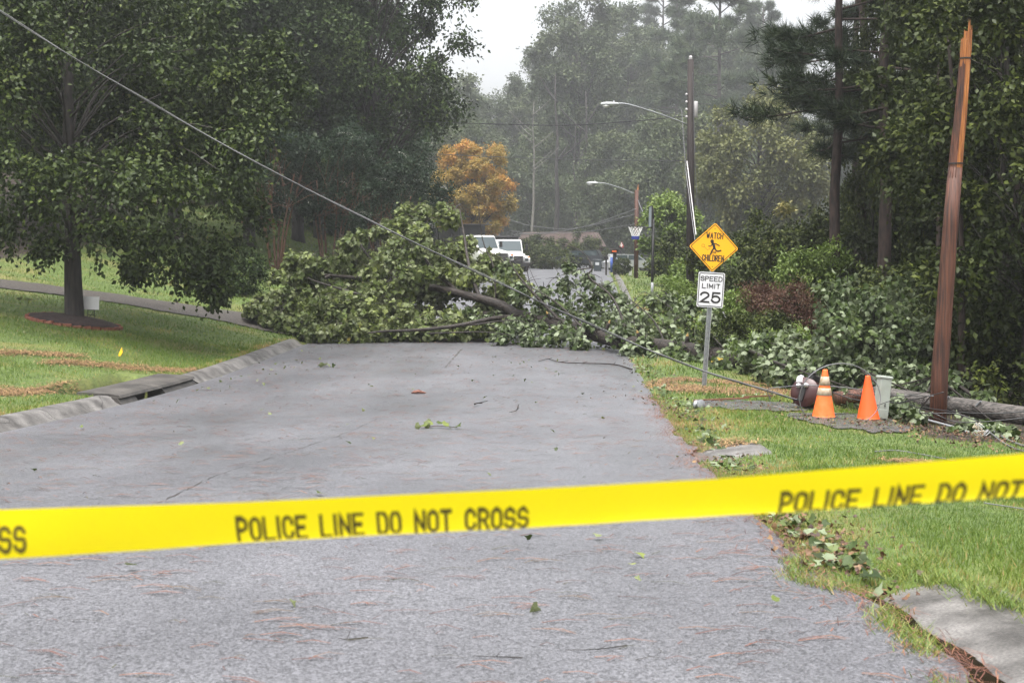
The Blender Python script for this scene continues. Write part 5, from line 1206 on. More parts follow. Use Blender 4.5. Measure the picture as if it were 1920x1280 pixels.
# the half that still stands above the split: a dark rind on the left, raw wood on the right
mb = MB(); n = 10
def half(a0, a1, z0, z1, r0, r1, jag, mm, nm):
    mb = MB(); n = 12; L = 10; vs_ = []
    for k in range(L + 1):
        t = k / L; c = Vector((0, 0, 0)); z = z0 + (z1 - z0) * t; cx = np.interp(z / H_, [0, .12, .5, .66, .8, 1], [0, lx * .07, lx * .42, lx * .60, lx * .80, lx])
        for j in range(n + 1):
            a = a0 + (a1 - a0) * j / n; rr_ = (r0 + (r1 - r0) * t) * (1 + (.05 * math.sin(j * 2.7 + k)))
            zz = z + (rnd.random() * jag if k == L else 0); vs_.append((cx + rr_ * math.cos(a), rr_ * math.sin(a), zz))
        vs_.append((cx + (r0 + (r1 - r0) * t) * .25 * math.cos((a0 + a1) / 2), (r0 + (r1 - r0) * t) * .25 * math.sin((a0 + a1) / 2), z))
    w = n + 2; f = []
    for k in range(L):
        for j in range(w): f.append((k * w + j, k * w + (j + 1) % w, (k + 1) * w + (j + 1) % w, (k + 1) * w + j))
    f += [tuple(range(w - 1, -1, -1)), tuple(range(L * w, L * w + w))]; mb.add(vs_, f); return mb.build(nm, M[mm], bp_)
half(R(110), R(262), H_ * .62, H_ * .89, .103, .08, .16, 'pole_brown', 'rind')
half(R(-98), R(110), H_ * .635, H_ * .97, .096, .073, .12, 'split_wood', 'split_wood')
half(R(150), R(285), H_ * .78, H_ * .955, .06, .078, .08, 'split_wood', 'split_wood')
for k in range(12):
    a = rnd.uniform(-1.6, 1.7) ; r_ = rnd.uniform(.02, .075); z = H_ * .955
    mb = MB(); mb.tube([(lx * .955 + r_ * math.cos(a), r_ * math.sin(a), z), (lx * .99 + r_ * math.cos(a), r_ * math.sin(a), z + rnd.uniform(.08, .34))], [.014, .002], 5); mb.build('splinter', M['split_wood'], bp_)
for zz in (.655, .915):
    cx = float(np.interp(zz, [0, .12, .5, .66, .8, 1], [0, lx * .07, lx * .42, lx * .60, lx * .80, lx])); rr_ = .106 if zz < .8 else .081
    MB().lathe([(rr_, -.012), (rr_ + .004, -.01), (rr_ + .004, .01), (rr_, .012)], 20, Matrix.Translation((cx, 0, H_ * zz)), cap=False).build('band', M['black'], bp_)

# fallen grey pole and transformer
A = at(1640, 738, 22.4); B_ = at(1990, 790, 20.4)
A.z = max(A.z, float(hgt(A.x, A.y)) + .2); B_.z = max(float(hgt(B_.x, B_.y)) + .22, B_.z)
fpole = thing('fallen_pole', 'grey weathered top of the broken pole lying on its side in the brush', 'utility pole', (A + B_) / 2); c0 = fpole.location
mb = MB(); P = [A.lerp(B_, t) - c0 for t in np.linspace(0, 1, 8)]; mb.tube(P, [.125, .128, .13, .133, .136, .138, .14, .142], 14); mb.build('pole', M['pole_grey'], fpole, True)
E = at(1566, 748, 22.3); E.z = max(E.z, float(hgt(E.x, E.y)) + .16); mb = MB(); mb.tube([A - c0, A.lerp(E, .5) - c0, E - c0], [.12, .115, .11], 12); mb.build('broken_end', M['pole_brown'], fpole, True)
for t in (.35, .52): q = A.lerp(B_, t) - c0; MB().tube([q + Vector((0, -.13, -.05)), q + Vector((.12, -.26, .12))], .018, 6).build('step_bolt', M['steel'], fpole)
T0 = at(1518, 727, 21.4); T0.z = float(hgt(T0.x, T0.y)) + .235
tf = thing('transformer', 'maroon drum transformer lying on the ground behind the collared cone', 'transformer', T0, (R(76), R(12), R(-38)))
MB().lathe([(.17, -.28), (.205, -.27), (.215, -.22), (.215, .12), (.222, .13), (.222, .16), (.205, .175)], 26).build('tank', M['tank'], tf, True, 40)
MB().lathe([(.224, .162), (.224, .19), (.18, .225), (.08, .25), (.02, .255)], 26).build('lid', M['tank'], tf, True, 40)
mb = MB(); mb.tube(catmull([(-.10, .10, .235), (-.13, .16, .20), (-.16, .19, .10)], 5), .055, 8); mb.build('silver_bushing', M['porcelain'], tf, True)
for a in (1.3, 2.5): MB().lathe([(.028, 0), (.04, .02), (.028, .04), (.04, .06), (.028, .08), (.038, .1), (.018, .14)], 12, Matrix.Translation((.1 * math.cos(a), .1 * math.sin(a), .2))).build('bushing', M['porcelain'], tf, True)
MB().box((.0, -.02, .262), (.085, .26, .03), bev=.008).build('hanger_bracket', M['black'], tf)
mb = MB(); mb.box((.02, .25, .05), (.10, .07, .30), bev=.01); mb.tube([(.02, .2, .1), (.06, .33, .2)], .03, 8); mb.build('cutout_arm', M['rubber'], tf)

# grey pedestal behind the bright cone
ped = thing('cable_pedestal', 'tilted grey-green telephone pedestal wrapped with black cable beside the bright cone', 'cable pedestal', G(1650, 786), (R(-2), R(7), .25))
MB().box((0, 0, .30), (.18, .15, .62), taper=.96, bev=.012).build('housing', M['pedestal'], ped)
MB().box((0, 0, .615), (.205, .17, .05), bev=.015).build('cap', M['pedestal'], ped)
MB().box((0, -.078, .06), (.15, .012, .18), bev=.004).build('door', M['pedestal'], ped)
for z in (.2, .225): MB().lathe([(.01, 0), (.01, .012)], 8, Matrix.Translation((.01, -.08, z)) @ Matrix.Rotation(R(90), 4, 'X')).build('bolt', M['black'], ped)

# ------------------------------------------------------------------ wires and cables
def cable(label, pts, r_, m='wire_black', cat='cable', group=None, name='cable', n=8, loose=0.0):
    P = catmull(pts, n); o0 = Vector(P[0]); mb = MB(); mb.tube([p - o0 for p in P], r_, 6); o = mb.build(name, M[m], None, True); o.location = o0; return tag(o, label, cat, group)
def px3(L): return [at(*q) for q in L]
main = px3([(-150, -92, 23.4), (0, 22, 23.4), (250, 175, 23.3), (500, 316, 23.2), (740, 437, 23), (980, 551, 22.7), (1190, 645, 22.4), (1320, 696, 22), (1420, 727, 21.6), (1505, 753, 21.2)])
P = catmull(main, 10); o0 = Vector(P[0]); mc = thing('downed_power_line', 'thick downed power line slanting from upper left to the transformer', 'power line', o0)
mb = MB(); mb.tube([p - o0 for p in P], .0115, 7); mb.build('cable', M['wire_black'], mc, True)
mb = MB(); mb.tube([p - o0 + Vector((.012 * math.cos(i * .55), .012 * math.sin(i * .55), .016 + .006 * math.sin(i * .7))) for i, p in enumerate(P)], .005, 6); mb.build('bare_neutral', M['wire_pale'], mc, True)
def lie(L, dz=.02): return [G(x, y) + Vector((0, 0, dz + (q[0] if q else 0))) for x, y, *q in L]
WG_ = 'tangled cables around the fallen transformer'
C0 = at(1575, 744, 19.7); rad = 76 / (FPX / 19.7)
lp = [C0 + Vector((math.cos(R(a)) * rad, .05 * math.sin(R(a * 2)), math.sin(R(a)) * rad * (.83 if a > 0 else .75))) for a in range(-62, 215, 12)]
cable('pale wire springing up in a large round loop over both cones', lp, .008, 'wire_pale', group=None, n=3)
cable('pale wire lying in an arc left of the transformer', px3([(1445, 748, 21.5), (1440, 730, 21.4), (1470, 725, 21.3), (1520, 722, 21), (1600, 728, 21), (1660, 740, 21), (1750, 742, 19.4)]), .007, 'wire_pale')
cable('black cable curling on the ground left of the transformer', lie([(1440, 735), (1450, 760), (1500, 768), (1545, 768)]), .008, group=WG_)
cable('black cable lying in front of the collared cone', lie([(1480, 783), (1530, 782), (1580, 779), (1620, 778)]), .010, group=WG_)
cable('pale cable crossing the grass behind the curb to the cones', lie([(1300, 752), (1380, 752), (1450, 764), (1530, 770)]), .008, 'wire_pale', group=None)
for i, (lab, L) in enumerate((('black cable running from pedestal past the broken pole', [(1655, 752, 21.0), (1700, 758, 20.4), (1745, 772, 19.2), (1790, 790, 19), (1850, 790, 18.8), (1930, 782, 18.6)]),
     ('upper black cable stretched behind the right cone to the right edge', [(1590, 738, 22), (1680, 752, 21.4), (1760, 768, 19.6), (1850, 775, 19), (1940, 770, 18.8)]),
     ('black cable hanging in a curve left of the broken pole', [(1745, 742, 19.4), (1725, 768, 19.6), (1735, 775, 19.2), (1790, 775, 19), (1835, 790, 18.8)]),
     ('black cable crossing behind the orange cones', [(1560, 735, 21.5), (1600, 748, 21.4), (1655, 756, 21), (1700, 752, 20.8), (1770, 735, 20)]),
     ('thin black wire sagging across the pedestal', [(1610, 772, 20.8), (1650, 758, 20.6), (1690, 745, 20.4), (1745, 733, 19.4)]))):
    cable(lab, px3(L), .008 if i != 4 else .005, group=WG_)
cable('black cable looping over the dirt right of the pedestal', lie([(1665, 806), (1690, 792), (1720, 782), (1750, 790)]), .008, group=WG_)
cable('grey conduit pipe lying from the pedestal to the foot of the broken pole', lie([(1665, 776, .06), (1720, 790, .04), (1790, 808, .03), (1815, 815, .01)]), .022, 'pipe', 'pipe', name='conduit')
cable('bundle of pale cable ends trailing to the right edge', lie([(1838, 806, .1), (1865, 818, .04), (1900, 832), (1960, 850)]), .016, 'wire_pale')
cable('second pale cable trailing to the right edge below the bundle', lie([(1838, 806, .1), (1860, 822, .04), (1895, 840), (1960, 860)]), .010, 'wire_pale')
cable('pale strand lying on the yellow-green grass above the tape', lie([(1640, 850), (1680, 848), (1730, 856), (1800, 870)]), .007, 'wire_pale')
cable('pale strand on the grass below the tape at the right edge', lie([(1845, 948), (1880, 953), (1940, 962)]), .005, 'wire_pale')
K = at(1838, 795, 18.3); K.z = float(hgt(K.x, K.y)) + .16; kn = thing('splice_knot', 'knot of white insulator coils among the black cables', 'wire splice', K)
for i in range(6):
    a = rnd.uniform(0, 6.28); q = Vector((rnd.uniform(-.08, .1), rnd.uniform(-.03, .03), rnd.uniform(-.06, .08))); pts = [q + Vector((.035 * math.cos(t * .9) + t * .006, .02 * math.sin(t * .9), .035 * math.sin(t * .9 + a))) for t in range(14)]
    mb = MB(); mb.tube(catmull(pts, 3), .0045, 5); mb.build('coil', M['collar'] if i % 2 else M['lamp_white'], kn, True)

sp0 = G(1310, 766); spl = thing('spool_insulator', 'small grey metal spool lying behind the right curb', 'insulator', sp0, (R(80), .2, .4))
MB().lathe([(.03, -.07), (.07, -.06), (.07, -.04), (.035, -.02), (.035, .02), (.07, .04), (.07, .06), (.03, .07)], 16, Matrix.Translation((0, .06, 0))).build('spool', M['steel'], spl, True, 40)
g = G(1310, 754); mb = MB(); mb.box((.36, .02, .03), (.85, .06, .02)); mb.box((.95, .06, .045), (.45, .03, .02)); o = mb.build('wood_splinter', M['torn']); o.location = g; o.rotation_euler = (0, R(-2), R(6)); tag(o, 'reddish splinter of wood lying on the bare strip behind the curb', 'wood splinter')

# ------------------------------------------------------------------ utility pole with street lamp
UP = px_on(1294, 54); up = thing('utility_pole', 'tall dark utility pole with street lamp arm and white transformer behind the sign', 'utility pole', UP); ut = at(1295, 112, 54) - UP; Hu = ut.z
def ul(px, py, dy=0.0): p = at(px, py, 54 + dy) - UP; return p
mb = MB(); mb.tube([(0, 0, -.3), (ut.x * .5, 0, Hu * .5), (ut.x, 0, Hu)], [.17, .145, .115], 14); mb.build('pole', M['pole_dark'], up, True)
MB().lathe([(.06, 0), (.075, .03), (.05, .06), (.075, .09), (.04, .14)], 14, Matrix.Translation((ut.x, 0, Hu))).build('top_insulator', M['porcelain'], up, True)
q = ul(1303, 206); MB().lathe([(.05, -.32), (.085, -.3), (.085, .28), (.07, .31)], 16, Matrix.Translation((q.x + .02, -.05, q.z))).build('white_cylinder', M['porcelain'], up, True)
for i in range(4): q = ul(1287, 180 + i * 14); MB().lathe([(.02, 0), (.045, .03), (.045, .07), (.02, .1)], 10, Matrix.Translation((q.x, -.05, q.z))).build('spool_insulator', M['porcelain'], up, True)
q0 = ul(1290, 234); q1 = ul(1240, 215, -.3); q2 = ul(1178, 196, -.6); q3 = ul(1152, 195, -.7)
arm = MB().tube(catmull([q0, q1, q2, q3], 6), .03, 8).build('lamp_arm', M['steel'], up, True)
mb = MB(); mb.tube([ul(1290, 218), ul(1200, 199, -.5)], .009, 5); mb.build('arm_brace', M['steel'], up)
def lamp(parent, q, s=1.0):
    T = Matrix.Translation(q) @ Matrix.Scale(s, 4)
    o = MB().lathe([(.0, -.42), (.10, -.36), (.135, -.2), (.13, 0), (.09, .2), (.05, .26)], 14, T @ Matrix.Rotation(R(90), 4, 'Y') @ Matrix.Diagonal((.55, 1, 1, 1)), cap=False).build('lamp_head', M['lamp_white'], parent, True)
    MB().lathe([(.115, 0), (.105, -.05), (.06, -.09), (.01, -.1)], 14, T @ Matrix.Translation((-.2, 0, -.055)) @ Matrix.Diagonal((1.3, 1, 1, 1))).build('lens', M['lens'], o, True)
    MB().lathe([(.025, 0), (.025, .07)], 8, T @ Matrix.Translation((.08, 0, .06))).build('photocell', M['lamp_white'], o)
lamp(up, q3 + Vector((-.1, 0, 0)))
mb = MB(); mb.tube(catmull([ul(1299, 135, -.1), ul(1302, 260, -.15), ul(1305, 340, -.15), ul(1308, 385, -.15)], 5), .012, 5); mb.build('drop_wire', M['wire_pale'], up)
mb = MB(); mb.tube(px3_ := [ul(1278, 205, -.2), ul(1286, 320, -1), ul(1303, 450, -3)], .012, 6); mb.build('guy_wire', M['wire_pale'], up)
mb = MB(); mb.tube([ul(1288, 302, -.7), ul(1305, 440, -2.4)], .019, 6); mb.build('guy_guard', M['porcelain'], up)
cable('slack pale wire hanging down to the ground right of the sign post', [at(1356, 585, 33), at(1370, 618, 32), at(1385, 638, 31.5), at(1400, 650, 31)], .02, 'wire_pale')

# far broken pole with lamp
FPo = px_on(1192, 90); fpz = at(1194, 356, 90) - FPo; fo = thing('utility_pole', 'snapped reddish utility pole with street lamp far down the road behind the hoop', 'utility pole', FPo)
MB().tube([(0, 0, -.3), (fpz.x, 0, fpz.z)], [.155, .12], 12).build('pole', M['pole_brown'], fo, True)
MB().tube([(fpz.x + .05, 0, fpz.z - .1), (fpz.x + .09, 0, fpz.z + .35)], [.08, .01], 6).build('splinter', M['split_wood'], fo)
def fl_(px, py, dy=0): return at(px, py, 90 + dy) - FPo
q3 = fl_(1116, 343, -.5); MB().tube(catmull([fl_(1192, 364), fl_(1165, 353, -.2), fl_(1135, 344, -.4), q3], 5), .032, 6).build('lamp_arm', M['steel'], fo, True); lamp(fo, q3 + Vector((-.1, 0, 0)), 1.1)
# span wires
SG = 'overhead wires across the road'
cable('overhead wire sagging across the road from the lamp pole to the left trees', [at(1286, 218, 54), at(1180, 228, 56), at(1060, 235, 60), at(940, 233, 64), at(820, 229, 68), at(700, 220, 72)], .018, 'wire_black', 'overhead wire', SG, 'overhead_wire')
cable('lower overhead wire crossing behind the utility pole in the mist', [at(1292, 302, 56), at(1100, 300, 70), at(900, 293, 90), at(800, 288, 100)], .02, 'wire_black', 'overhead wire', SG, 'overhead_wire')
cable('pale slack wire sloping from the snapped far pole toward the trucks', [at(1192, 392, 89), at(1120, 418, 92), at(1050, 434, 95), at(960, 440, 98)], .028, 'wire_pale', 'overhead wire', SG, 'overhead_wire')
cable('thin pale wire above the slack wire, right of the orange tree', [at(1190, 402, 90), at(1080, 428, 96), at(1000, 424, 100), at(955, 412, 104)], .022, 'wire_pale', 'overhead wire', SG, 'overhead_wire')
cable('thin wire below the slack wire near the far house', [at(1192, 420, 90), at(1100, 434, 94), at(1000, 438, 100), at(955, 432, 104)], .018, 'wire_pale', 'overhead wire', SG, 'overhead_wire')
cable('pale service wire dropping from the snapped pole to the hoop', [at(1196, 375, 90), at(1206, 398, 86), at(1222, 410, 80)], .024, 'wire_pale', 'overhead wire', SG, 'overhead_wire')

# ------------------------------------------------------------------ basketball hoop
HB = px_on(1222, 55); hp = thing('basketball_hoop', 'black basketball hoop with white and blue net facing the road', 'basketball hoop', HB, (0, R(.6), R(0)))
mb = MB(); mb.tube([(.0, 0, -.2), (0, 0, 3.35)], .055, 12); mb.tube([(0, 0, 3.3), (-.04, 0, 3.75)], .045, 10); mb.build('pole', M['black'], hp, True)
MB().tube([(0, 0, .35), (0, 0, .9)], .058, 12).build('pole_sleeve', M['pipe'], hp, True)
MB().box((-.10, 0, 3.42), (.04, 1.15, .78), bev=.01).build('backboard', M['backboard'], hp)
mb = MB()
for y in (-.585, .585): mb.box((-.10, y, 3.42), (.06, .03, .8))
for z in (3.02, 3.82): mb.box((-.10, 0, z), (.06, 1.2, .03))
mb.build('board_frame', M['black'], hp)
mb = MB(); mb.tube([(0, .12, 3.2), (-.09, .12, 3.2)], .02, 6); mb.tube([(0, -.12, 3.2), (-.09, -.12, 3.2)], .02, 6); mb.tube([(0, 0, 3.0), (-.36, 0, 3.02)], .025, 6); mb.build('bracket', M['black'], hp)
RC = (-.68, 0, 3.04); mb = MB(); mb.tube([(RC[0] + .29 * math.cos(2 * math.pi * k / 28), .29 * math.sin(2 * math.pi * k / 28), RC[2]) for k in range(29)], .016, 6); mb.build('rim', M['black'], hp, True)
for nm, lo, hi, mm in (('net', 0, 5, 'net_white'), ('net_tip', 5, 7, 'net_blue')):
    mb = MB(); rads = [.285, .25, .21, .18, .155, .14, .14, .14]; zs_ = [0, -.09, -.17, -.25, -.32, -.37, -.42, -.49]
    for k in range(12):
        for s in (-1, 1):
            mb.tube([(RC[0] + rads[j] * math.cos(2 * math.pi * (k + s * j * .5) / 12), rads[j] * math.sin(2 * math.pi * (k + s * j * .5) / 12), RC[2] + zs_[j]) for j in range(lo, hi + 1)], .009 if lo == 0 else .016, 4, cap=False)
    mb.build(nm, M[mm], hp)

# ------------------------------------------------------------------ trucks
def wheel(parent, x, y, r_, w):
    T = Matrix.Translation((x, y, r_)) @ Matrix.Rotation(R(90), 4, 'X')
    o = MB().lathe([(r_ * .6, -w / 2), (r_ * .92, -w / 2), (r_, -w * .35), (r_, w * .35), (r_ * .92, w / 2), (r_ * .6, w / 2)], 20, T).build('wheel', M['rubber'], parent, True, 40)
    MB().lathe([(.02, -w * .53), (r_ * .55, -w * .53), (r_ * .58, -w * .4), (r_ * .58, w * .4), (r_ * .55, w * .53), (.02, w * .53)], 16, T).build('rim', M['chrome'], o, True, 40)
def dump_truck(label, loc, rz, bed_top):
    t = thing('dump_truck', label, 'dump truck', loc, (0, 0, rz), group='white dump trucks parked beyond the fallen tree')
    MB().box((-.2, 0, .75), (6.6, .9, .25)).build('chassis', M['black'], t)
    cab = MB().prism([(-.1, .75), (1.45, .75), (1.45, 1.6), (1.05, 2.45), (.95, 2.52), (.05, 2.52), (-.1, 2.42)], -1.02, 1.02).build('cab', M['white_paint'], t)
    MB().prism([(1.37, 1.68), (1.47, 1.64), (1.10, 2.40), (1.04, 2.40)], -.9, .9).build('windshield', M['glass'], cab)
    for s in (-1, 1):
        d = MB().prism([(.1, .85), (1.2, .85), (1.25, 1.6), (.1, 1.6)], s * 1.0, s * 1.035).build('door', M['white_paint'], t)
        MB().prism([(.18, 1.66), (1.22, 1.66), (.93, 2.36), (.18, 2.36)], s * 1.0, s * 1.03).build('window', M['glass'], d)
        mb = MB(); mb.tube([(1.25, s * 1.03, 1.75), (1.3, s * 1.3, 1.8)], .02, 5); mb.box((1.32, s * 1.34, 1.9), (.08, .22, .42), bev=.02); mb.build('mirror', M['black'], t)
        MB().prism([(1.5, .75), (2.85, .75), (2.9, 1.05), (2.6, 1.25), (1.55, 1.25)], s * .72, s * 1.12).build('fender', M['white_paint'], t)
        hl = MB().box((2.905, s * .83, .98), (.06, .26, .2), bev=.015).build('headlight', M['glass'], t); MB().box((2.80, s * 1.0, 1.17), (.12, .16, .09)).build('turn_signal', M['amber'], t)
        wheel(t, 2.15, s * .95, .48, .28); wheel(t, -2.0, s * .92, .48, .5)
    MB().prism([(1.4, .8), (2.75, .8), (2.85, 1.2), (2.7, 1.38), (1.45, 1.62)], -.8, .8).build('hood', M['white_paint'], t)
    gr = MB().box((2.83, 0, 1.05), (.08, 1.1, .44), bev=.02).build('grille', M['black'], t)
    for k in range(4): MB().box((2.88, 0, .9 + k * .1), (.03, 1.0, .03)).build('grille_bar', M['chrome'], gr)
    MB().box((3.0, 0, .62), (.18, 2.1, .28), bev=.03).build('bumper', M['black'], t)
    z0, z1 = 1.05, bed_top
    b_ = MB(); b_.box((-2.0, 0, z0 + .06), (3.7, 2.2, .12))
    for s in (-1, 1): b_.box((-2.0, s * 1.12, (z0 + z1) / 2), (3.7, .06, z1 - z0))
    b_.box((-.16, 0, (z0 + z1) / 2 + .1), (.06, 2.3, z1 - z0 + .2)); b_.box((-3.86, 0, (z0 + z1) / 2), (.06, 2.3, z1 - z0)); b_.box((.2, 0, z1 + .19), (.8, 2.3, .06)); bed = b_.build('dump_body', M['dump'], t)
    for s in (-1, 1):
        for k in range(5): MB().box((-.4 - k * .8, s * 1.17, (z0 + z1) / 2), (.1, .06, z1 - z0)).build('rib', M['dump'], bed)
    for o in [q for q in t.children_recursive if q.name.split('.')[0] in ('cab', 'hood', 'fender', 'bumper', 'door', 'dump_body')]:
        bv = o.modifiers.new('bevel', 'BEVEL'); bv.width = .09 if o.name.startswith(('cab', 'hood')) else .03; bv.segments = 2; bv.limit_method = 'ANGLE'
    return t
dump_truck('nearer white dump truck with tall black body, angled behind the fallen crown', px_on(890, 101), math.atan2(-.72, .69), 3.1)
dump_truck('second white dump truck facing the camera, right of the nearer truck', px_on(947, 111), math.atan2(-.95, .30), 2.55)

# cars and roadside clutter at the far lawn
def car(label, loc, rz, m):
    t = thing('parked_car', label, 'car', loc, (0, 0, rz), group='cars parked by the far house')
    b_ = MB().prism([(-2.2, .35), (2.2, .35), (2.25, .7), (1.9, .88), (1.0, .95), (-1.9, .98), (-2.25, .8)], -.88, .88).build('body', M[m], t)
    MB().prism([(-2.0, .95), (1.05, .93), (.35, 1.43), (-1.7, 1.48)], -.74, .74).build('cabin', M[m], t)
    for s in (-1, 1):
        MB().prism([(-.45, 1.0), (.85, .98), (.3, 1.36), (-.45, 1.38)], s * .74, s * .76).build('window', M['glass'], t); MB().prism([(-1.75, 1.0), (-.55, 1.0), (-.55, 1.38), (-1.6, 1.4)], s * .74, s * .76).build('window', M['glass'], t)
        for x in (-1.35, 1.35): wheel(t, x, s * .8, .32, .22)
        MB().box((2.2, s * .6, .72), (.08, .34, .14), bev=.02).build('headlight', M['lens'], t)
    MB().prism([(1.06, .95), (1.1, .96), (.42, 1.42), (.36, 1.42)], -.68, .68).build('windshield', M['glass'], t)
    MB().box((2.26, 0, .45), (.1, 1.7, .2), bev=.03).build('bumper', M[m], t)
car('silver car half hidden by the far lawn, right of the snapped pole', px_on(1182, 118, -.15), .25, 'car_silver')
car('dark car in shade by the far house', px_on(1085, 124, .25), 2.9, 'car_dark')
bn = thing('trash_bin', 'dark wheeled trash bin with pale label near the mailbox', 'trash bin', px_on(1120, 112)); MB().box((0, 0, .5), (.55, .6, .9), taper=1.1, bev=.03).build('bin', M['bin'], bn); MB().box((0, 0, .99), (.66, .7, .08), bev=.03).build('lid', M['bin'], bn); MB().box((-.05, -.33, .68), (.3, .02, .22)).build('label_plate', M['lamp_white'], bn)
mbx = thing('mailbox', 'dark roadside mailbox with blue newspaper tube at the far curb', 'mailbox', px_on(1152, 96)); MB().box((0, 0, .75), (.24, .2, 1.5), bev=.02).build('post', M['bark_dark'], mbx)
MB().box((.0, 0, 1.62), (.5, .5, .26), bev=.05).build('box', M['black'], mbx); MB().box((0, 0, 1.82), (.72, .6, .06)).build('roof_board', M['pole_grey'], mbx); MB().box((-.05, -.26, 1.66), (.3, .02, .1)).build('number_plate', M['orange_faded'], mbx)
MB().tube([(-.22, -.1, .25), (-.22, -.1, 1.25)], .09, 10).build('newspaper_tube', M['blue'], mbx, True); MB().box((.2, -.16, 1.1), (.26, .04, .3)).build('leaflet_box', M['backboard'], mbx)
m2 = thing('mailbox', 'second mailbox with flat roof board left of the blue tube', 'mailbox', px_on(1136, 99)); MB().box((0, 0, .6), (.12, .12, 1.2)).build('post', M['bark_dark'], m2); MB().box((0, 0, 1.25), (.3, .5, .26), bev=.05).build('box', M['black'], m2); MB().box((0, 0, 1.42), (.55, .5, .05)).build('roof_board', M['pole_grey'], m2)
fg = thing('flag', 'small pink and white flag on a stick above the mailbox', 'flag', px_on(1164, 97)); MB().tube([(0, 0, 0), (0, 0, 2.3)], .012, 5).build('stick', M['bark_dark'], fg)
mb = MB(); mb.poly([(.01, 0, 2.28), (-.06, -.02, 2.0), (-.14, 0, 1.92), (.12, .03, 1.8), (.18, .02, 1.95)]); mb.build('cloth', M['flag_red'], fg)
for k in range(2): mb = MB(); mb.poly([(.01 + .05 * k, -.03, 2.2 - .12 * k), (-.06 + .05 * k, -.05, 1.98 - .06 * k), (-.02 + .05 * k, -.05, 1.94 - .06 * k), (.05 + .05 * k, -.03, 2.15 - .12 * k)]); mb.build('stripe', M['trim'], fg)
bush('bush', 'small dark bush at the foot of the mailbox', px_on(1166, 95), .5, 1.1, 14, .28, .1, 'leaf_wood', group=BG)
for lab, px, d in (('short pale marker post right of the mailbox bush', 1181, 96), ('grey-green pedestal post on the right lawn beyond the hoop', 1263, 74), ('pale green marker post on the upper left lawn between the crape myrtles', 652, 66)):
    t = thing('marker_post', lab, 'marker post', px_on(px, d)); MB().box((0, 0, .36), (.20, .16, .72), taper=.94, bev=.02).build('post', M['pedestal_pale'], t); MB().box((0, 0, .74), (.23, .19, .06), bev=.02).build('cap', M['pedestal_pale'], t)

hs = thing('house', 'low brick house with brownish roof among the misty trees', 'house', px_on(1052, 172, -.7), (0, 0, -.15))
w_ = MB().box((0, 0, 1.4), (9.5, 6, 2.8)).build('wall', M['house_wall'], hs)
MB().prism([(-5.2, 2.7), (5.2, 2.7), (4.2, 4.4), (-4.2, 4.4)], -3.4, 3.4).build('roof', M['house_roof'], hs)
for x in (-3, -.8, 3.2):
    wd = MB().box((x, -3.03, 1.6), (1.2, .08, 1.2)).build('window', M['trim'], hs); MB().box((x, -3.08, 1.6), (1.05, .04, 1.05)).build('pane', M['window'], wd)
MB().box((1.2, -3.03, 1.05), (1.0, .08, 2.1)).build('door', M['pole_dark'], hs); MB().box((3.6, -3.6, 2.2), (2.4, 1.4, .1)).build('porch_roof', M['house_roof'], hs)

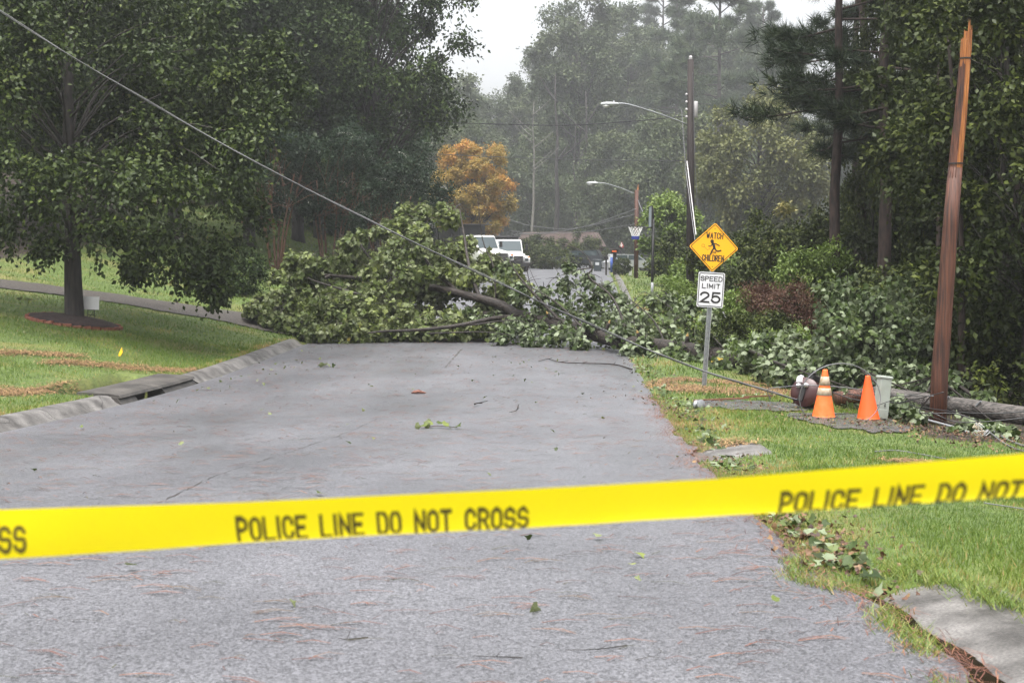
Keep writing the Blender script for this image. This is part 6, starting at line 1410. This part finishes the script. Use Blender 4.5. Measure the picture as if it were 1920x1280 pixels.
# ------------------------------------------------------------------ things on the left lawn
ys_ = thing('yard_sign', 'blank white yard sign on a wire stake beside the pear tree trunk', 'yard sign', G(170, 606) , (R(-3), R(1), R(-8)))
MB().box((.0, 0, .48), (.40, .008, .31)).build('board', M['yard_sign'], ys_)
mb = MB(); 
for x in (-.085, .085): mb.tube([(x, .01, -.05), (x, .01, .55)], .008, 5)
for z in (.08, .2, .31): mb.tube([(-.085, .01, z), (.085, .01, z)], .007, 5)
mb.tube([(-.085, .01, .08), (.085, .01, .31)], .006, 5); mb.build('stake', M['black'], ys_)
mr = thing('mulch_ring', 'dark mulch ring edged with red bricks around the pear tree', 'mulch ring', RING)
V = []; nr_ = 10; na = 36
for i in range(nr_):
    for j in range(na):
        r_ = RINGR * .97 * i / (nr_ - 1); a = 2 * math.pi * j / na; x, y = RING.x + r_ * math.cos(a), RING.y + r_ * math.sin(a); V.append((x - RING.x, y - RING.y, float(hgt(x, y)) - RING.z + .05 + .10 * (1 - (r_ / RINGR) ** 2) + rnd.uniform(0, .03)))
i = (np.arange(nr_ - 1)[:, None] * na + np.arange(na)[None]).ravel(); j = np.arange(na); nx_ = np.tile((j + 1) % na - j, nr_ - 1)
link('mulch', npmesh('mulch', np.array(V), np.stack([i, i + nx_, i + na + nx_, i + na], 1), M['mulch'], smooth=True), mr)
bme = MB().box((0, 0, .03), (.20, .095, .075), bev=.008).build('brick', M['brick'], mr); nbk = 31
for k in range(nbk):
    o = bme if k == 0 else bme.copy()
    if k: COL.objects.link(o)
    a = 2 * math.pi * k / nbk; x, y = RING.x + RINGR * math.cos(a), RING.y + RINGR * math.sin(a); o.location = (x - RING.x, y - RING.y, float(hgt(x, y)) - RING.z + rnd.uniform(-.01, .012)); o.rotation_euler = (rnd.uniform(-.08, .08), rnd.uniform(-.08, .08), a + math.pi / 2 + rnd.uniform(-.08, .08))
mf = thing('marker_flag', 'small yellow utility marker flag on the left lawn', 'marker flag', G(226, 668)); MB().tube([(0, 0, -.05), (.02, 0, .18)], .003, 5).build('wire_stem', M['steel'], mf)
mb = MB(); mb.add([(.03, 0, .19), (-.06, -.01, .0), (.0, -.02, -.0), (.045, -.01, .08)] , [(0, 1, 2, 3)]); mb.add([(.03, .003, .19), (-.06, -.007, .0), (.0, -.017, -.0), (.045, -.007, .08)], [(3, 2, 1, 0)]); mb.build('cloth', M['flag_yellow'], mf)

# ------------------------------------------------------------------ rain haze: one closed box of even air round everything
hz = MB().box((0, 170, 26.5), (760, 640, 81)).build('haze', None)
hm = bpy.data.materials.new('haze'); hm.use_nodes = True; nt = hm.node_tree; nt.nodes.clear()
ho = nt.nodes.new('ShaderNodeOutputMaterial'); pv = nt.nodes.new('ShaderNodeVolumePrincipled'); pv.inputs['Color'].default_value = (.93, .95, .97, 1); pv.inputs['Density'].default_value = HAZE_DENSITY; pv.inputs['Anisotropy'].default_value = .35
nt.links.new(pv.outputs[0], ho.inputs['Volume']); hz.data.materials.append(hm); tag(hz, 'pale rain haze filling the air', kind='stuff')
